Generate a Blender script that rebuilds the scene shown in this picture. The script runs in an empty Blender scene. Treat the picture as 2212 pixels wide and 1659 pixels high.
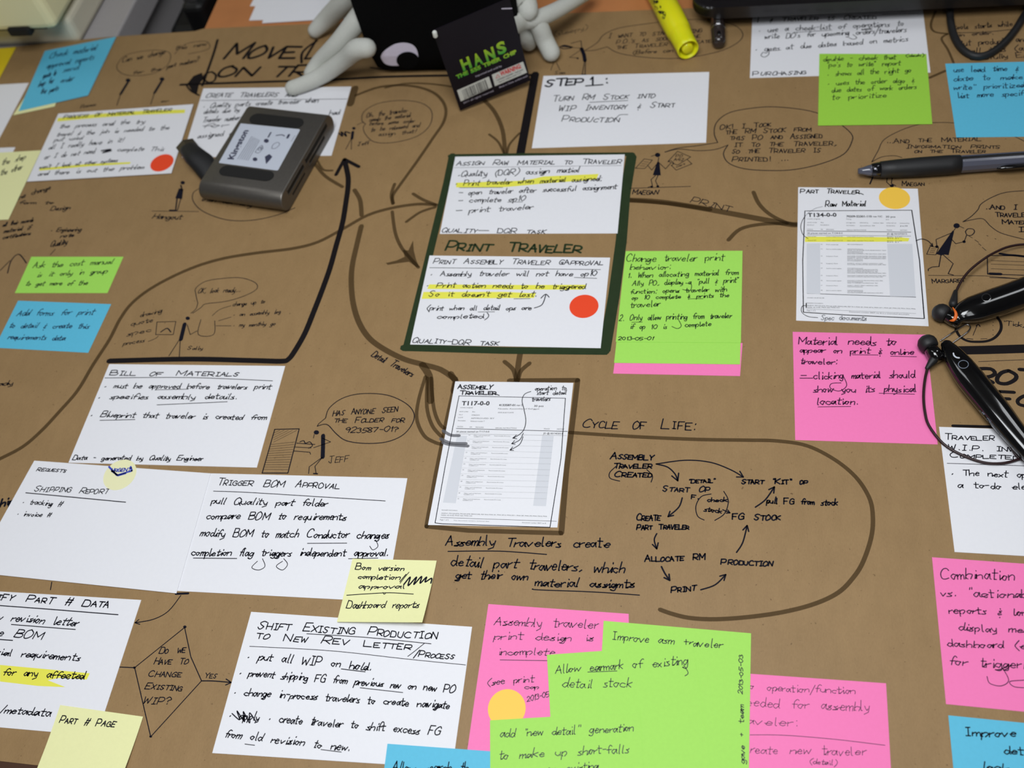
import bpy, bmesh, math, random
from mathutils import Vector, Matrix
from mathutils.bvhtree import BVHTree
random.seed(7)
S = bpy.context.scene
# ---------------------------------------------------------------- camera
W, H = 2212.0, 1659.0
F = 2100.45                                  # focal length in pixels
CAMZ = 0.50314
PITCH, ROLL, YAW = 0.59675, -0.254189, 0.338594
cd = bpy.data.cameras.new('camera')
cam = bpy.data.objects.new('camera', cd)
S.collection.objects.link(cam)
S.camera = cam
cd.sensor_fit = 'HORIZONTAL'; cd.sensor_width = 36.0
cd.lens = F * 36.0 / W
cd.clip_start = 0.02; cd.clip_end = 50
RM = Matrix.Rotation(YAW, 3, 'Z') @ Matrix.Rotation(PITCH, 3, 'X') @ Matrix.Rotation(ROLL, 3, 'Z')
CAM = Vector((0, 0, CAMZ))
cam.matrix_world = Matrix.Translation(CAM) @ RM.to_4x4()
cd.dof.use_dof = True
cd.dof.focus_distance = 0.55
cd.dof.aperture_fstop = 8.0
# ---------------------------------------------------------------- light
w = bpy.data.worlds.new('world'); S.world = w; w.use_nodes = True
w.node_tree.nodes['Background'].inputs[0].default_value = (0.93, 0.95, 1.0, 1)
w.node_tree.nodes['Background'].inputs[1].default_value = 0.5
def area(name, loc, tgt, sx, sy, power, col=(0.94, 0.97, 1.0)):
    l = bpy.data.lights.new(name, 'AREA'); l.shape = 'RECTANGLE'; l.size = sx; l.size_y = sy
    l.energy = power; l.color = col
    o = bpy.data.objects.new(name, l); S.collection.objects.link(o); o.location = loc
    o.rotation_euler = (Vector(tgt) - Vector(loc)).to_track_quat('-Z', 'Y').to_euler()
    return o
area('added_falloff_light', (-0.10, 0.14, 0.80), (-0.10, 0.16, 0), 0.40, 0.40, 5.6)  # added light with no seen source, hung low so brightness falls towards the corners
area('ceiling_panel_light', (0.35, -0.60, 1.55), (0.0, 0.12, 0), 0.3, 1.2, 4.2)
area('ceiling_panel_light', (-1.1, 0.9, 1.85), (-0.4, 0.6, 0), 0.3, 1.2, 4.2)
area('ceiling_panel_light', (0.9, 1.2, 1.85), (0.0, 0.4, 0), 0.3, 1.2, 5.6)
S.view_settings.view_transform = 'Standard'; S.view_settings.look = 'None'
S.view_settings.gamma = 1.0; S.view_settings.use_curve_mapping = False
S.view_settings.exposure = 0.0

# ---------------------------------------------------------------- helpers
def P(u, v, z=0.0):
    """the point of the plane at height z seen at photograph pixel (u, v)"""
    d = RM @ Vector(((u - W / 2) / F, -(v - H / 2) / F, -1.0))
    t = (z - CAMZ) / d.z
    return CAM + d * t
FWD = RM @ Vector((0, 0, -1))
def ppm(p):
    """pixels per metre at a point"""
    return F / (p - CAM).dot(FWD)
def proj(p):
    q = RM.transposed() @ (p - CAM)
    return (W / 2 + F * q.x / -q.z, H / 2 - F * q.y / -q.z)
def lin(c):
    return tuple(((x / 255) / 12.92 if x <= 10 else (((x / 255) + 0.055) / 1.055) ** 2.4) for x in c)
def mat(name, col, rough=0.6, metal=0.0, noise=0.0, nscale=300.0, bump=0.0, bscale=900.0, spec=0.5, coat=0.0,
        emit=None, trans=0.0, alpha=1.0):
    m = bpy.data.materials.new(name); m.use_nodes = True
    nt = m.node_tree; b = nt.nodes['Principled BSDF']
    c = lin(col) + (1,)
    b.inputs['Base Color'].default_value = c
    b.inputs['Roughness'].default_value = rough
    b.inputs['Metallic'].default_value = metal
    b.inputs['Specular IOR Level'].default_value = spec
    b.inputs['Coat Weight'].default_value = coat
    b.inputs['Transmission Weight'].default_value = trans
    b.inputs['Alpha'].default_value = alpha
    tc = nt.nodes.new('ShaderNodeTexCoord')
    if noise:
        n = nt.nodes.new('ShaderNodeTexNoise'); n.inputs['Scale'].default_value = nscale; n.inputs['Detail'].default_value = 5
        nt.links.new(tc.outputs['Object'], n.inputs['Vector'])
        r = nt.nodes.new('ShaderNodeMixRGB'); r.blend_type = 'MIX'
        r.inputs[1].default_value = tuple(x * (1 - noise) for x in c[:3]) + (1,)
        r.inputs[2].default_value = tuple(min(1, x * (1 + noise)) for x in c[:3]) + (1,)
        nt.links.new(n.outputs['Fac'], r.inputs[0]); nt.links.new(r.outputs[0], b.inputs['Base Color'])
    if bump:
        n = nt.nodes.new('ShaderNodeTexNoise'); n.inputs['Scale'].default_value = bscale; n.inputs['Detail'].default_value = 4
        nt.links.new(tc.outputs['Object'], n.inputs['Vector'])
        bp = nt.nodes.new('ShaderNodeBump'); bp.inputs['Strength'].default_value = bump; bp.inputs['Distance'].default_value = 0.0005
        nt.links.new(n.outputs['Fac'], bp.inputs['Height']); nt.links.new(bp.outputs[0], b.inputs['Normal'])
    if emit:
        b.inputs['Emission Color'].default_value = lin(emit[:3]) + (1,); b.inputs['Emission Strength'].default_value = emit[3]
    return m
def ink_mat(name, col, t):
    """translucent marker ink: lets part of the paper's colour through"""
    m = bpy.data.materials.new(name); m.use_nodes = True
    nt = m.node_tree; nt.nodes.clear()
    o = nt.nodes.new('ShaderNodeOutputMaterial'); mx = nt.nodes.new('ShaderNodeMixShader')
    d = nt.nodes.new('ShaderNodeBsdfDiffuse'); tr = nt.nodes.new('ShaderNodeBsdfTransparent')
    d.inputs[0].default_value = lin(col) + (1,); mx.inputs[0].default_value = 1 - t
    nt.links.new(tr.outputs[0], mx.inputs[1]); nt.links.new(d.outputs[0], mx.inputs[2]); nt.links.new(mx.outputs[0], o.inputs[0])
    return m
def obj(name, verts, faces, m, parent=None, origin=None, smooth=False):
    org = Vector(origin) if origin is not None else Vector(parent['_o']) if parent is not None else Vector((0, 0, 0))
    me = bpy.data.meshes.new(name)
    me.from_pydata([tuple(Vector(v) - org) for v in verts], [], faces)
    me.materials.append(m)
    if smooth:
        for p in me.polygons: p.use_smooth = True
    me.update()
    o = bpy.data.objects.new(name, me); S.collection.objects.link(o)
    if parent is None: o.location = org
    else: o.parent = parent
    o['_o'] = tuple(org)
    return o
def bmobj(name, bm, m, parent=None, origin=None, smooth=False):
    bmesh.ops.recalc_face_normals(bm, faces=bm.faces)
    bm.verts.index_update()
    vs = [v.co.copy() for v in bm.verts]; fs = [[v.index for v in f.verts] for f in bm.faces]
    bm.free()
    return obj(name, vs, fs, m, parent, origin, smooth)
def tag(o, label, cat, group=None):
    o['label'] = label; o['category'] = cat
    if group: o['group'] = group
    return o
def struct(o):
    o['kind'] = 'structure'; return o
def empty(name, loc):
    o = bpy.data.objects.new(name, None); S.collection.objects.link(o); o.location = loc
    o.empty_display_size = 0.01; o['_o'] = tuple(loc)
    return o
def cr(pts, n=4, closed=False):
    """Catmull-Rom through 2D or 3D points"""
    if len(pts) < 3: return [Vector(p) for p in pts]
    p = [Vector(q) for q in pts]
    out = []; N = len(p)
    for i in range(N if closed else N - 1):
        a = p[(i - 1) % N] if closed or i > 0 else p[0]
        b = p[i]; c = p[(i + 1) % N]
        d = p[(i + 2) % N] if closed or i + 2 < N else p[-1]
        for k in range(n):
            t = k / n
            out.append(0.5 * ((2 * b) + (c - a) * t + (2 * a - 5 * b + 4 * c - d) * t * t + (3 * b - a - 3 * c + d) * t ** 3))
    out.append(p[0].copy() if closed else p[-1].copy())
    return out
def prism(bm, outline, z0, z1, bev=0.0):
    """solid with the given world outline [(x, y)...] between z0 and z1"""
    lo = [bm.verts.new((x, y, z0)) for x, y in outline]; hi = [bm.verts.new((x, y, z1)) for x, y in outline]
    n = len(lo); fs = [bm.faces.new(lo[::-1]), bm.faces.new(hi)]
    for i in range(n): fs.append(bm.faces.new((lo[i], lo[(i + 1) % n], hi[(i + 1) % n], hi[i])))
    if bev:
        es = set(e for f in fs for e in f.edges)
        bmesh.ops.bevel(bm, geom=list(es), offset=bev, segments=3, affect='EDGES', profile=0.5)
    return bm
def box(x0, x1, y0, y1, z0, z1, bev=0.0):
    return prism(bmesh.new(), [(x0, y0), (x1, y0), (x1, y1), (x0, y1)], z0, z1, bev)
def tube(pts, r, n=12, bm=None, cap=True, sm=3, flat=1.0):
    """round tube (or flattened, flat < 1 in z) along 3D points; r a number or a list per point"""
    bm = bm or bmesh.new()
    rs = r if isinstance(r, (list, tuple)) else [r] * len(pts)
    if sm > 1 and len(pts) > 2:
        q = cr([tuple(p) for p in pts], sm)
        rr = []
        for i in range(len(pts) - 1):
            for k in range(sm): rr.append(rs[i] + (rs[i + 1] - rs[i]) * k / sm)
        rr.append(rs[-1])
    else: q = [Vector(p) for p in pts]; rr = list(rs)
    rings = []; up = Vector((0, 0, 1))
    if cap:   # rounded ends
        t0 = (q[1] - q[0]).normalized(); t1 = (q[-1] - q[-2]).normalized()
        pre = [(q[0] - t0 * rr[0] * math.sin(a), rr[0] * math.cos(a)) for a in (1.5, 1.1, 0.7, 0.35)]
        post = [(q[-1] + t1 * rr[-1] * math.sin(a), rr[-1] * math.cos(a)) for a in (0.35, 0.7, 1.1, 1.5)]
        q = [a for a, _ in pre] + q + [a for a, _ in post]; rr = [b for _, b in pre] + rr + [b for _, b in post]
    for i, c in enumerate(q):
        t = (q[min(i + 1, len(q) - 1)] - q[max(i - 1, 0)]).normalized()
        s = t.cross(up)
        if s.length < 1e-3: s = t.cross(Vector((0, 1, 0)))
        s.normalize(); u = s.cross(t).normalized()
        rings.append([bm.verts.new(c + s * math.cos(a) * rr[i] + u * math.sin(a) * rr[i] * flat) for a in [2 * math.pi * k / n for k in range(n)]])
    for a, b in zip(rings, rings[1:]):
        for k in range(n): bm.faces.new((a[k], a[(k + 1) % n], b[(k + 1) % n], b[k]))
    bm.faces.new(rings[0][::-1]); bm.faces.new(rings[-1])
    return bm
def lathe(p0, p1, prof, n=28, bm=None):
    """profile [(t, r)...] turned about the axis p0 -> p1 (t in metres from p0)"""
    bm = bm or bmesh.new()
    ax = (p1 - p0).normalized(); s = ax.cross(Vector((0, 0, 1))).normalized(); u = s.cross(ax)
    rings = [[bm.verts.new(p0 + ax * t + (s * math.cos(2 * math.pi * k / n) + u * math.sin(2 * math.pi * k / n)) * max(r, 1e-5)) for k in range(n)] for t, r in prof]
    for a, b in zip(rings, rings[1:]):
        for k in range(n): bm.faces.new((a[k], a[(k + 1) % n], b[(k + 1) % n], b[k]))
    bm.faces.new(rings[0][::-1]); bm.faces.new(rings[-1])
    return bm

# ---------------------------------------------------------------- single-stroke handwriting
G = {
'A':'_043e74 _1868','B':'_040e 0e5e6c5a09 0969765404','C':'7c5e2d09154475','D':'_040e 0e5d796404','E':'_7e0e0474 _0959',
'F':'_7e0e04 _0959','G':'7c5e2d09154475 _497975','H':'_040e _747e _0979','I':'_343e _1e5e _1454','J':'3e3634150607 _0e6e','K':'_040e _7e0974',
'L':'_0e0474','M':'_040e478e84','N':'_040e747e','O':'4e1c081444777b4e','P':'_040e 0e5e7b5808','Q':'4e1c081444767b4e _5783',
'R':'_040e 0e5e7b5808 _2874','S':'7d4e1c2a5867442406','T':'_0e8e _4e44','U':'0e063444667e','V':'_0e347e','W':'_0e244b648e',
'X':'_047e _0e74','Y':'_0e397e _3934','Z':'_0e7e0474',
'a':'5829180624354759 _595564','b':'_0e04 0729496854 2405','c':'58290715344455','d':'58291806243457 _5e5564','e':'0757492916153455',
'f':'6d4e2b24 _0959','g':'58291806243458 5952300111','h':'_0e04 07395854','i':'_292435 _2c2d','j':'_39 393210 _3c3d','k':'_0e04 _590754',
'l':'1e1524 34','m':'_0904 07293834 37596864','n':'_0904 07395854','o':'29071534475829','p':'_0900 0729495734 1405','q':'58291806243458 _5950',
'r':'_0904 073949','s':'4938182736453404','t':'_2d2524 2444 _0a5a','u':'09063446 _5954','v':'_092459','w':'_0914385479','x':'_5904 _0954',
'y':'09173446 _595210','z':'_09590454',
'0':'3e0b0734566b3e','1':'_1b2e24','2':'0c2e4e6b3704 _0464','3':'0d3e5c3a 3a673405','4':'_3e0868 _5c54','5':'_6e1e09 0949673404',
'6':'5e1a063456693907','7':'_0e6e24','8':'3e0c39663406396c3e','9':'6b3e0b396b _6b54',
'|':'_2f22','.':'_2425','\u2022':'_2637','*':'_2537','-':'_0949',',':'_3513',':':'_2425 _2a2b','!':'_2e27 _2425','?':'0c3e6b3937 _3435','/':'_005f',
"'":'_1e1c','"':'_1e1c _3e3c','(':'4f1b0741','_':'_0979',')':'1f4b4611','#':'_142e _546e _0868 _1b7b','&':'5a29471624 2455 _3d3c _3130',
'@':'7c5e2d09154475 5939375659','+':'_2a26 _0848','=':'_0959 _0656','~':'08293749','^':'',
}
NARROW = {'i': 4, 'l': 4, '.': 4, ',': 4, "'": 3, ':': 4, '!': 4, 'j': 5, '1': 4, 't': 6, '(': 5, ')': 5, '"': 5, 'f': 6, 'r': 5, 's': 6, '-': 6, 'I': 7, '\u2022': 6, '*': 6, '/': 6, 'm': 8, 'w': 9, 'M': 10, 'W': 10, 'T': 9, '4': 8, '0': 8, '2': 8, '3': 8, '5': 8, '6': 8, '7': 8, '8': 8, '9': 8}
def glyph(ch):
    out = []
    for s in G.get(ch, '').split():
        sm = not s.startswith('_'); s = s.lstrip('_')
        pts = [(int(s[i], 16), int(s[i + 1], 16) - 4) for i in range(0, len(s) - 1, 2)]
        if len(pts) < 2: continue
        out.append((sm, pts))
    return out
def adv(ch):
    if ch == ' ': return 7
    return NARROW.get(ch, 9.3 if ch.isupper() else 7.2)
JOIN = set('acdeghilmnopqrstuvwy')
def layout(s, caps):
    """strokes of a line of writing in glyph units and its length"""
    x = 0; out = []; prev = None; wob = random.uniform(0, 6)
    for i, ch in enumerate(s):
        if ch == ' ': x += 10.5 if not caps else 12; prev = None; continue
        k = 1.0; low = ch.islower()
        if caps and low: ch = ch.upper(); k = random.uniform(.72, .8)
        jy = .45 * math.sin(wob + i * .7) + random.uniform(-.25, .25); js = random.uniform(.86, 1.1); jx = random.uniform(.88, 1.1); sl = random.uniform(-.10, .12)
        first = None; last = None
        for sm, pts in glyph(ch):
            if low and not caps: pts = [(a, b * .94 if b <= 5 else 4.7 + (b - 5) * 1.06) for a, b in pts]
            q = [(x + a * k * jx + sl * b * k + random.uniform(-.28, .28), (b * k * js + jy) + random.uniform(-.28, .28)) for a, b in pts]
            out.append((sm, q))
            if first is None: first = q[0]
            if len(pts) > 2 or last is None: last = q[-1]
        if low and not caps and prev and first and ch in JOIN and random.random() < .4 and prev[1] < 2 and first[1] < 7:
            out.append((True, [prev, ((prev[0] + first[0]) / 2, min(prev[1], first[1]) - .1 + .3 * abs(first[1] - prev[1])), first]))
        prev = last if (low and not caps and ch in JOIN) else None
        x += adv(ch) * k * jx * random.uniform(.90, 1.02) * (1.0 if caps or not low else .93)
    return out, x - 1.6
TYPE = {}
def type_mesh(txt, bold, n):
    if (txt, bold, n) not in TYPE:
        cu = bpy.data.curves.new('type', 'FONT'); cu.body = txt; cu.resolution_u = n; cu.offset = bold
        o = bpy.data.objects.new('type', cu); S.collection.objects.link(o)
        me = bpy.data.meshes.new_from_object(o, depsgraph=bpy.context.evaluated_depsgraph_get())
        vs = [(v.co.x, v.co.y) for v in me.vertices]; fs = [tuple(p.vertices) for p in me.polygons]
        x0 = min(v[0] for v in vs); vs = [(a - x0, b) for a, b in vs]
        TYPE[(txt, bold, n)] = (vs, fs, max(v[0] for v in vs), 0)
        bpy.data.objects.remove(o); bpy.data.meshes.remove(me); bpy.data.curves.remove(cu)
    return TYPE[(txt, bold, n)]
class Ink:
    """collects pen strokes lying on a flat sheet; coordinates in photograph pixels, or in a crop set by K"""
    def __init__(s, z=0.00006, lift=None):
        s.z = z; s.v = []; s.f = []; s.lift = lift; s.o = (0, 0, 1.0); s.n = Vector((0, 0, 1)); s.snap = None
    def K(s, ox, oy, sc=0.2712478):
        s.o = (ox, oy, sc); return s
    def p(s, u, v):
        ox, oy, sc = s.o
        if s.snap or s.n.z < .9999:      # tilted plane through s.base
            d = (RM @ Vector(((ox + u * sc - W / 2) / F, -(oy + v * sc - H / 2) / F, -1.0)))
            return CAM + d * ((s.base - CAM).dot(s.n) / d.dot(s.n))
        return P(ox + u * sc, oy + v * sc, s.z)
    def plane(s, base, n, snap=None):
        s.base = Vector(base); s.n = Vector(n).normalized(); s.snap = snap; return s
    def ribbon(s, pts, w, square=False):
        """pts world points, w width in metres"""
        q = [Vector(pts[0])]
        for a in pts[1:]:
            if (Vector(a) - q[-1]).length > w * 0.12: q.append(Vector(a))
        if len(q) < 2: q.append(q[0] + Vector((w * 0.3, 0, 0)))
        run = [q[0]]
        for i in range(1, len(q)):
            run.append(q[i])
            if i < len(q) - 1 and (q[i] - q[i - 1]).normalized().dot((q[i + 1] - q[i]).normalized()) < .45:
                s._run(run, w, square); run = [q[i]]
        s._run(run, w, square)
    def _run(s, q, w, square):
        h = w / 2; n = len(q); i0 = len(s.v); ts = []
        if n < 2: return
        for i in range(n):
            t = Vector((0, 0, 0))
            if i > 0: t += (q[i] - q[i - 1]).normalized()
            if i < n - 1: t += (q[i + 1] - q[i]).normalized()
            ts.append(t.normalized())
        rows = [(q[0] - ts[0] * h * 0.85, ts[0], 0.5)] + [(q[i], ts[i], 1.0) for i in range(n)] + [(q[-1] + ts[-1] * h * 0.85, ts[-1], 0.5)]
        if square: rows = [(q[i], ts[i], 1.0) for i in range(n)]
        for c, t, k in rows:
            nrm = s.n.cross(t).normalized()
            for sg in (1, -1):
                a = c + nrm * h * k * sg
                if s.lift: a = a + Vector((0, 0, s.lift(a)))
                s.v.append(a)
        for i in range(len(rows) - 1):
            a = i0 + 2 * i; s.f.append((a, a + 1, a + 3, a + 2))
    def l(s, pts, w, sm=True, n=5, closed=False):
        sc = s.o[2]
        q = [s.p(*a) for a in pts]
        if sm and len(q) > 2: q = cr([tuple(a) for a in q], n, closed)
        elif closed: q.append(q[0])
        m = q[len(q) // 2]
        s.ribbon(q, w * sc / ppm(m)); return s
    def pl(s, pts, w, closed=False): return s.l(pts, w, False, closed=closed)
    def dot(s, u, v, r): return s.fill([(u + r * math.cos(a), v + r * .8 * math.sin(a)) for a in [k * .6283 for k in range(10)]])
    def fill(s, pts, dz=0.0):
        i0 = len(s.v)
        for a in pts:
            q = s.p(*a); q.z += dz
            if s.lift: q = q + Vector((0, 0, s.lift(q)))
            s.v.append(q)
        s.f.append(tuple(range(i0, i0 + len(pts)))); return s
    def arrow(s, pts, w, head, sm=True):
        """pts shaft, head = length of the barbs"""
        s.l(pts, w, sm); a = Vector(pts[-1]); d = (Vector(pts[-2]) - a).normalized()
        for sg in (1, -1):
            c, n = math.cos(.5), math.sin(.5) * sg
            s.l([tuple(a), tuple(a + Vector((d.x * c - d.y * n, d.x * n + d.y * c)) * head)], w, False)
        return s
    def t(s, txt, u0, v0, u1, v1, h, w=8, slant=0.12, caps=False, fit=True):
        """a line of writing: baseline from (u0, v0) to (u1, v1), capitals h pixels tall, pen w pixels wide"""
        sc = s.o[2]
        a = s.p(u0, v0); b = s.p(u1, v1)
        x = (b - a); L = x.length; x.normalize(); y = s.n.cross(x)
        e = Vector(proj(a + y * 0.001)) - Vector(proj(a))
        hm = h * sc / e.length * 0.001
        st, n = layout(txt, caps)
        kx = L / max(n, 1); ky = hm / 10
        pw = w * sc / ppm(a)
        for sm, pts in st:
            q = [a + x * (px * kx + slant * py * ky) + y * (py * ky) for px, py in pts]
            if sm and len(q) > 2: q = cr([tuple(c) for c in q], 3)
            s.ribbon(q, pw)
        return s
    def pr(s, txt, u0, v0, u1, v1, h, bold=0.0, n=2):
        """printed type: the built-in typeface as flat faces, fitted between two baseline points"""
        sc = s.o[2]; a = s.p(u0, v0); b = s.p(u1, v1); x = b - a; L = x.length; x.normalize(); y = s.n.cross(x)
        e = Vector(proj(a + y * 0.001)) - Vector(proj(a)); hm = h * sc / e.length * 0.001
        vs, fs, wd, hh = type_mesh(txt, bold, n)
        i0 = len(s.v)
        for q in vs: s.v.append(a + x * (q[0] * L / wd) + y * (q[1] * hm / .69))
        s.f += [tuple(i0 + i for i in f) for f in fs]
        return s
    def T(s, txt, u0, v0, u1, v1, h, w=8, slant=0.12): return s.t(txt, u0, v0, u1, v1, h, w, slant, True)
    def done(s, name, m, parent, label=None):
        if s.snap:
            for i, a in enumerate(s.v):
                d = (a - CAM).normalized()
                loc, nn, _, _ = s.snap.ray_cast(CAM, d)
                if loc is None: loc, nn, _, _ = s.snap.find_nearest(a)
                s.v[i] = loc - d * s.z
        o = obj(name, s.v, s.f, m, parent)
        if label: o['label'] = label
        return o

# ---------------------------------------------------------------- materials
def kraft_material():
    m = bpy.data.materials.new('kraft_paper'); m.use_nodes = True; nt = m.node_tree; b = nt.nodes['Principled BSDF']
    tc = nt.nodes.new('ShaderNodeTexCoord')
    def noise(sc, det, st=(1, 1, 1), rough=.6):
        mp = nt.nodes.new('ShaderNodeMapping'); mp.inputs['Scale'].default_value = st
        n = nt.nodes.new('ShaderNodeTexNoise'); n.inputs['Scale'].default_value = sc; n.inputs['Detail'].default_value = det; n.inputs['Roughness'].default_value = rough
        nt.links.new(tc.outputs['Object'], mp.inputs['Vector']); nt.links.new(mp.outputs[0], n.inputs['Vector']); return n
    big = noise(14, 4); mid = noise(160, 5, (1, .35, 1)); fib = noise(1300, 3, (1, .4, 1)); spk = noise(420, 2)
    r = nt.nodes.new('ShaderNodeValToRGB'); e = r.color_ramp.elements
    e[0].position = .25; e[0].color = lin((138, 110, 72)) + (1,); e[1].position = .75; e[1].color = lin((164, 133, 91)) + (1,)
    add = nt.nodes.new('ShaderNodeMath'); add.operation = 'MULTIPLY_ADD'; add.inputs[1].default_value = .35
    nt.links.new(big.outputs[0], add.inputs[0])
    a2 = nt.nodes.new('ShaderNodeMath'); a2.operation = 'MULTIPLY_ADD'; a2.inputs[1].default_value = .3
    a3 = nt.nodes.new('ShaderNodeMath'); a3.operation = 'MULTIPLY'; a3.inputs[1].default_value = .35
    nt.links.new(fib.outputs[0], a3.inputs[0]); nt.links.new(mid.outputs[0], a2.inputs[0]); nt.links.new(a3.outputs[0], a2.inputs[2])
    nt.links.new(a2.outputs[0], add.inputs[2]); nt.links.new(add.outputs[0], r.inputs[0])
    sr = nt.nodes.new('ShaderNodeValToRGB'); q = sr.color_ramp.elements
    q[0].position = .23; q[0].color = (.5, .45, .4, 1); q[1].position = .32; q[1].color = (1, 1, 1, 1)
    nt.links.new(spk.outputs[0], sr.inputs[0])
    mu = nt.nodes.new('ShaderNodeMixRGB'); mu.blend_type = 'MULTIPLY'; mu.inputs[0].default_value = 1
    nt.links.new(r.outputs[0], mu.inputs[1]); nt.links.new(sr.outputs[0], mu.inputs[2]); nt.links.new(mu.outputs[0], b.inputs['Base Color'])
    b.inputs['Roughness'].default_value = .55; b.inputs['Specular IOR Level'].default_value = .35
    bp = nt.nodes.new('ShaderNodeBump'); bp.inputs['Strength'].default_value = .25; bp.inputs['Distance'].default_value = .0004
    nt.links.new(a2.outputs[0], bp.inputs['Height']); nt.links.new(bp.outputs[0], b.inputs['Normal'])
    return m
M_KRAFT = kraft_material()
M_CARD = mat('white_card', (236, 236, 240), .6, noise=.02, nscale=400, bump=.08)
M_CARD2 = mat('cream_card', (228, 226, 220), .6, noise=.02, nscale=400, bump=.08)
M_GREEN = mat('green_note_paper', (166, 228, 92), .65, noise=.04, nscale=500, bump=.1)
M_GREEN2 = mat('lime_note_paper', (160, 216, 68), .65, noise=.04, nscale=500, bump=.1)
M_PINK = mat('pink_note_paper', (255, 126, 188), .65, noise=.04, nscale=500, bump=.1)
M_BLUE = mat('blue_note_paper', (92, 192, 224), .65, noise=.05, nscale=500, bump=.1)
M_PALE = mat('pale_yellow_note_paper', (240, 240, 178), .65, noise=.03, nscale=500, bump=.1)
M_YELLOW = mat('yellow_note_paper', (236, 208, 30), .65, noise=.04, nscale=500)
M_INK = mat('black_pen_ink', (20, 20, 32), .6, spec=.1)
M_INKG = mat('green_shade_pen_ink', (24, 52, 26), .5)
M_INKP = mat('violet_shade_pen_ink', (84, 20, 70), .5)
M_BLACK = mat('black_marker_ink', (24, 20, 22), .6, spec=.12)
M_DKGRN = mat('dark_green_marker_ink', (44, 58, 36), .6, spec=.1, noise=.15, nscale=150)
M_BROWN = ink_mat('grey_marker_ink', (58, 42, 22), .5)
M_GREY = ink_mat('grey_marker_on_white', (110, 110, 115), .35)
M_HILITE = mat('highlighter_ink', (240, 236, 84), .6, noise=.03, nscale=60)
M_RED = mat('red_sticker', (244, 72, 30), .55); M_ORANGE = mat('orange_sticker', (255, 206, 74), .55)
M_PRINT = mat('printed_black', (34, 34, 40), .5); M_PRINTG = mat('printed_grey', (216, 218, 224), .6)
M_BLKPL = mat('black_plastic', (14, 14, 15), .28, coat=.3)
M_GLOSS = mat('gloss_black_plastic', (8, 8, 9), .12, coat=.6)
M_RUB = mat('black_rubber', (26, 26, 27), .55, bump=.1)
M_CHROME = mat('chrome', (205, 205, 208), .22, 1.0)
# ---------------------------------------------------------------- setting: floor, desks, kraft paper
M_WOOD = mat('orange_wood_desk', (190, 124, 74), .5, noise=.18, nscale=30)
M_EDGE = mat('dark_wood_edge', (70, 42, 24), .5)
M_FLOOR = mat('dark_carpet', (34, 32, 32), .9, noise=.3, nscale=80)
struct(bmobj('floor', box(-2.5, 2.5, -1.8, 3.2, -0.78, -0.75), M_FLOOR, None, (0, .7, -0.75)))
M_WALL = mat('white_wall_paint', (222, 222, 226), .9); M_CEIL = mat('white_ceiling', (236, 236, 238), .9)
for nm, bx in (('wall_left', (-2.6, -2.5, -1.9, 3.3, -.78, 2.05)), ('wall_right', (2.5, 2.6, -1.9, 3.3, -.78, 2.05)), ('wall_back', (-2.5, 2.5, 3.2, 3.3, -.78, 2.05)), ('wall_front', (-2.5, 2.5, -1.9, -1.8, -.78, 2.05))):
    struct(bmobj(nm, box(*bx), M_WALL, None, ((bx[0] + bx[1]) / 2, (bx[2] + bx[3]) / 2, -.75)))
struct(bmobj('ceiling', box(-2.6, 2.6, -1.9, 3.3, 1.95, 2.05), M_CEIL, None, (0, .7, 1.95)))
def desk(x0, x1, y0, y1, label):
    d = empty('desk', ((x0 + x1) / 2, (y0 + y1) / 2, -0.75)); tag(d, label, 'desk')
    bmobj('desk_top', box(x0, x1, y0 + .0085, y1, -0.026, -0.00032), M_WOOD, d)
    bmobj('edge_band', box(x0, x1, y0, y0 + .0085, -0.026, -0.00032), M_EDGE, d)
    for x in (x0 + .04, x1 - .04):
        for y in (y0 + .05, y1 - .05): bmobj('leg', box(x - .02, x + .02, y - .02, y + .02, -0.75, -0.026), M_BLKPL, d)
    return d
desk(-1.25, -0.4382, .064, .664, 'desk under the left part of the brown paper, ending before the dark chair')
desk(-0.4378, .75, .064, 1.05, 'orange-brown wooden desk showing beyond the far edge of the brown paper')
KR = [(-1.1, .0725), (-.7, .0722), (-.36, .0725), (0, .0725), (.5, .0725), (.5, .6865), (0, .6865), (-.4, .6872), (-.4384, .687), (-.446, .684), (-.5, .682), (-.53, .681), (-.64, .671), (-.76, .668), (-1.1, .665)]
kv = []
for z in (-.0003, 0):
    for x, y in KR: kv.append((x, y, z))
n = len(KR); kf = [list(range(n))[::-1], list(range(n, 2 * n))] + [[i, (i + 1) % n, n + (i + 1) % n, n + i] for i in range(n)]
kraft = obj('kraft_paper_sheet', kv, kf, M_KRAFT, None, (0, .38, 0))
tag(kraft, 'long sheet of brown kraft paper covered in marker drawings, under all the cards', 'paper')
C0, C1, C2, C3 = 0, 550, 1100, 1612
R0, R1, R2, R3 = 0, 400, 800, 1209
def I(cx=0, ry=0, z=.00006): return Ink(z).K(cx, ry)
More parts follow.
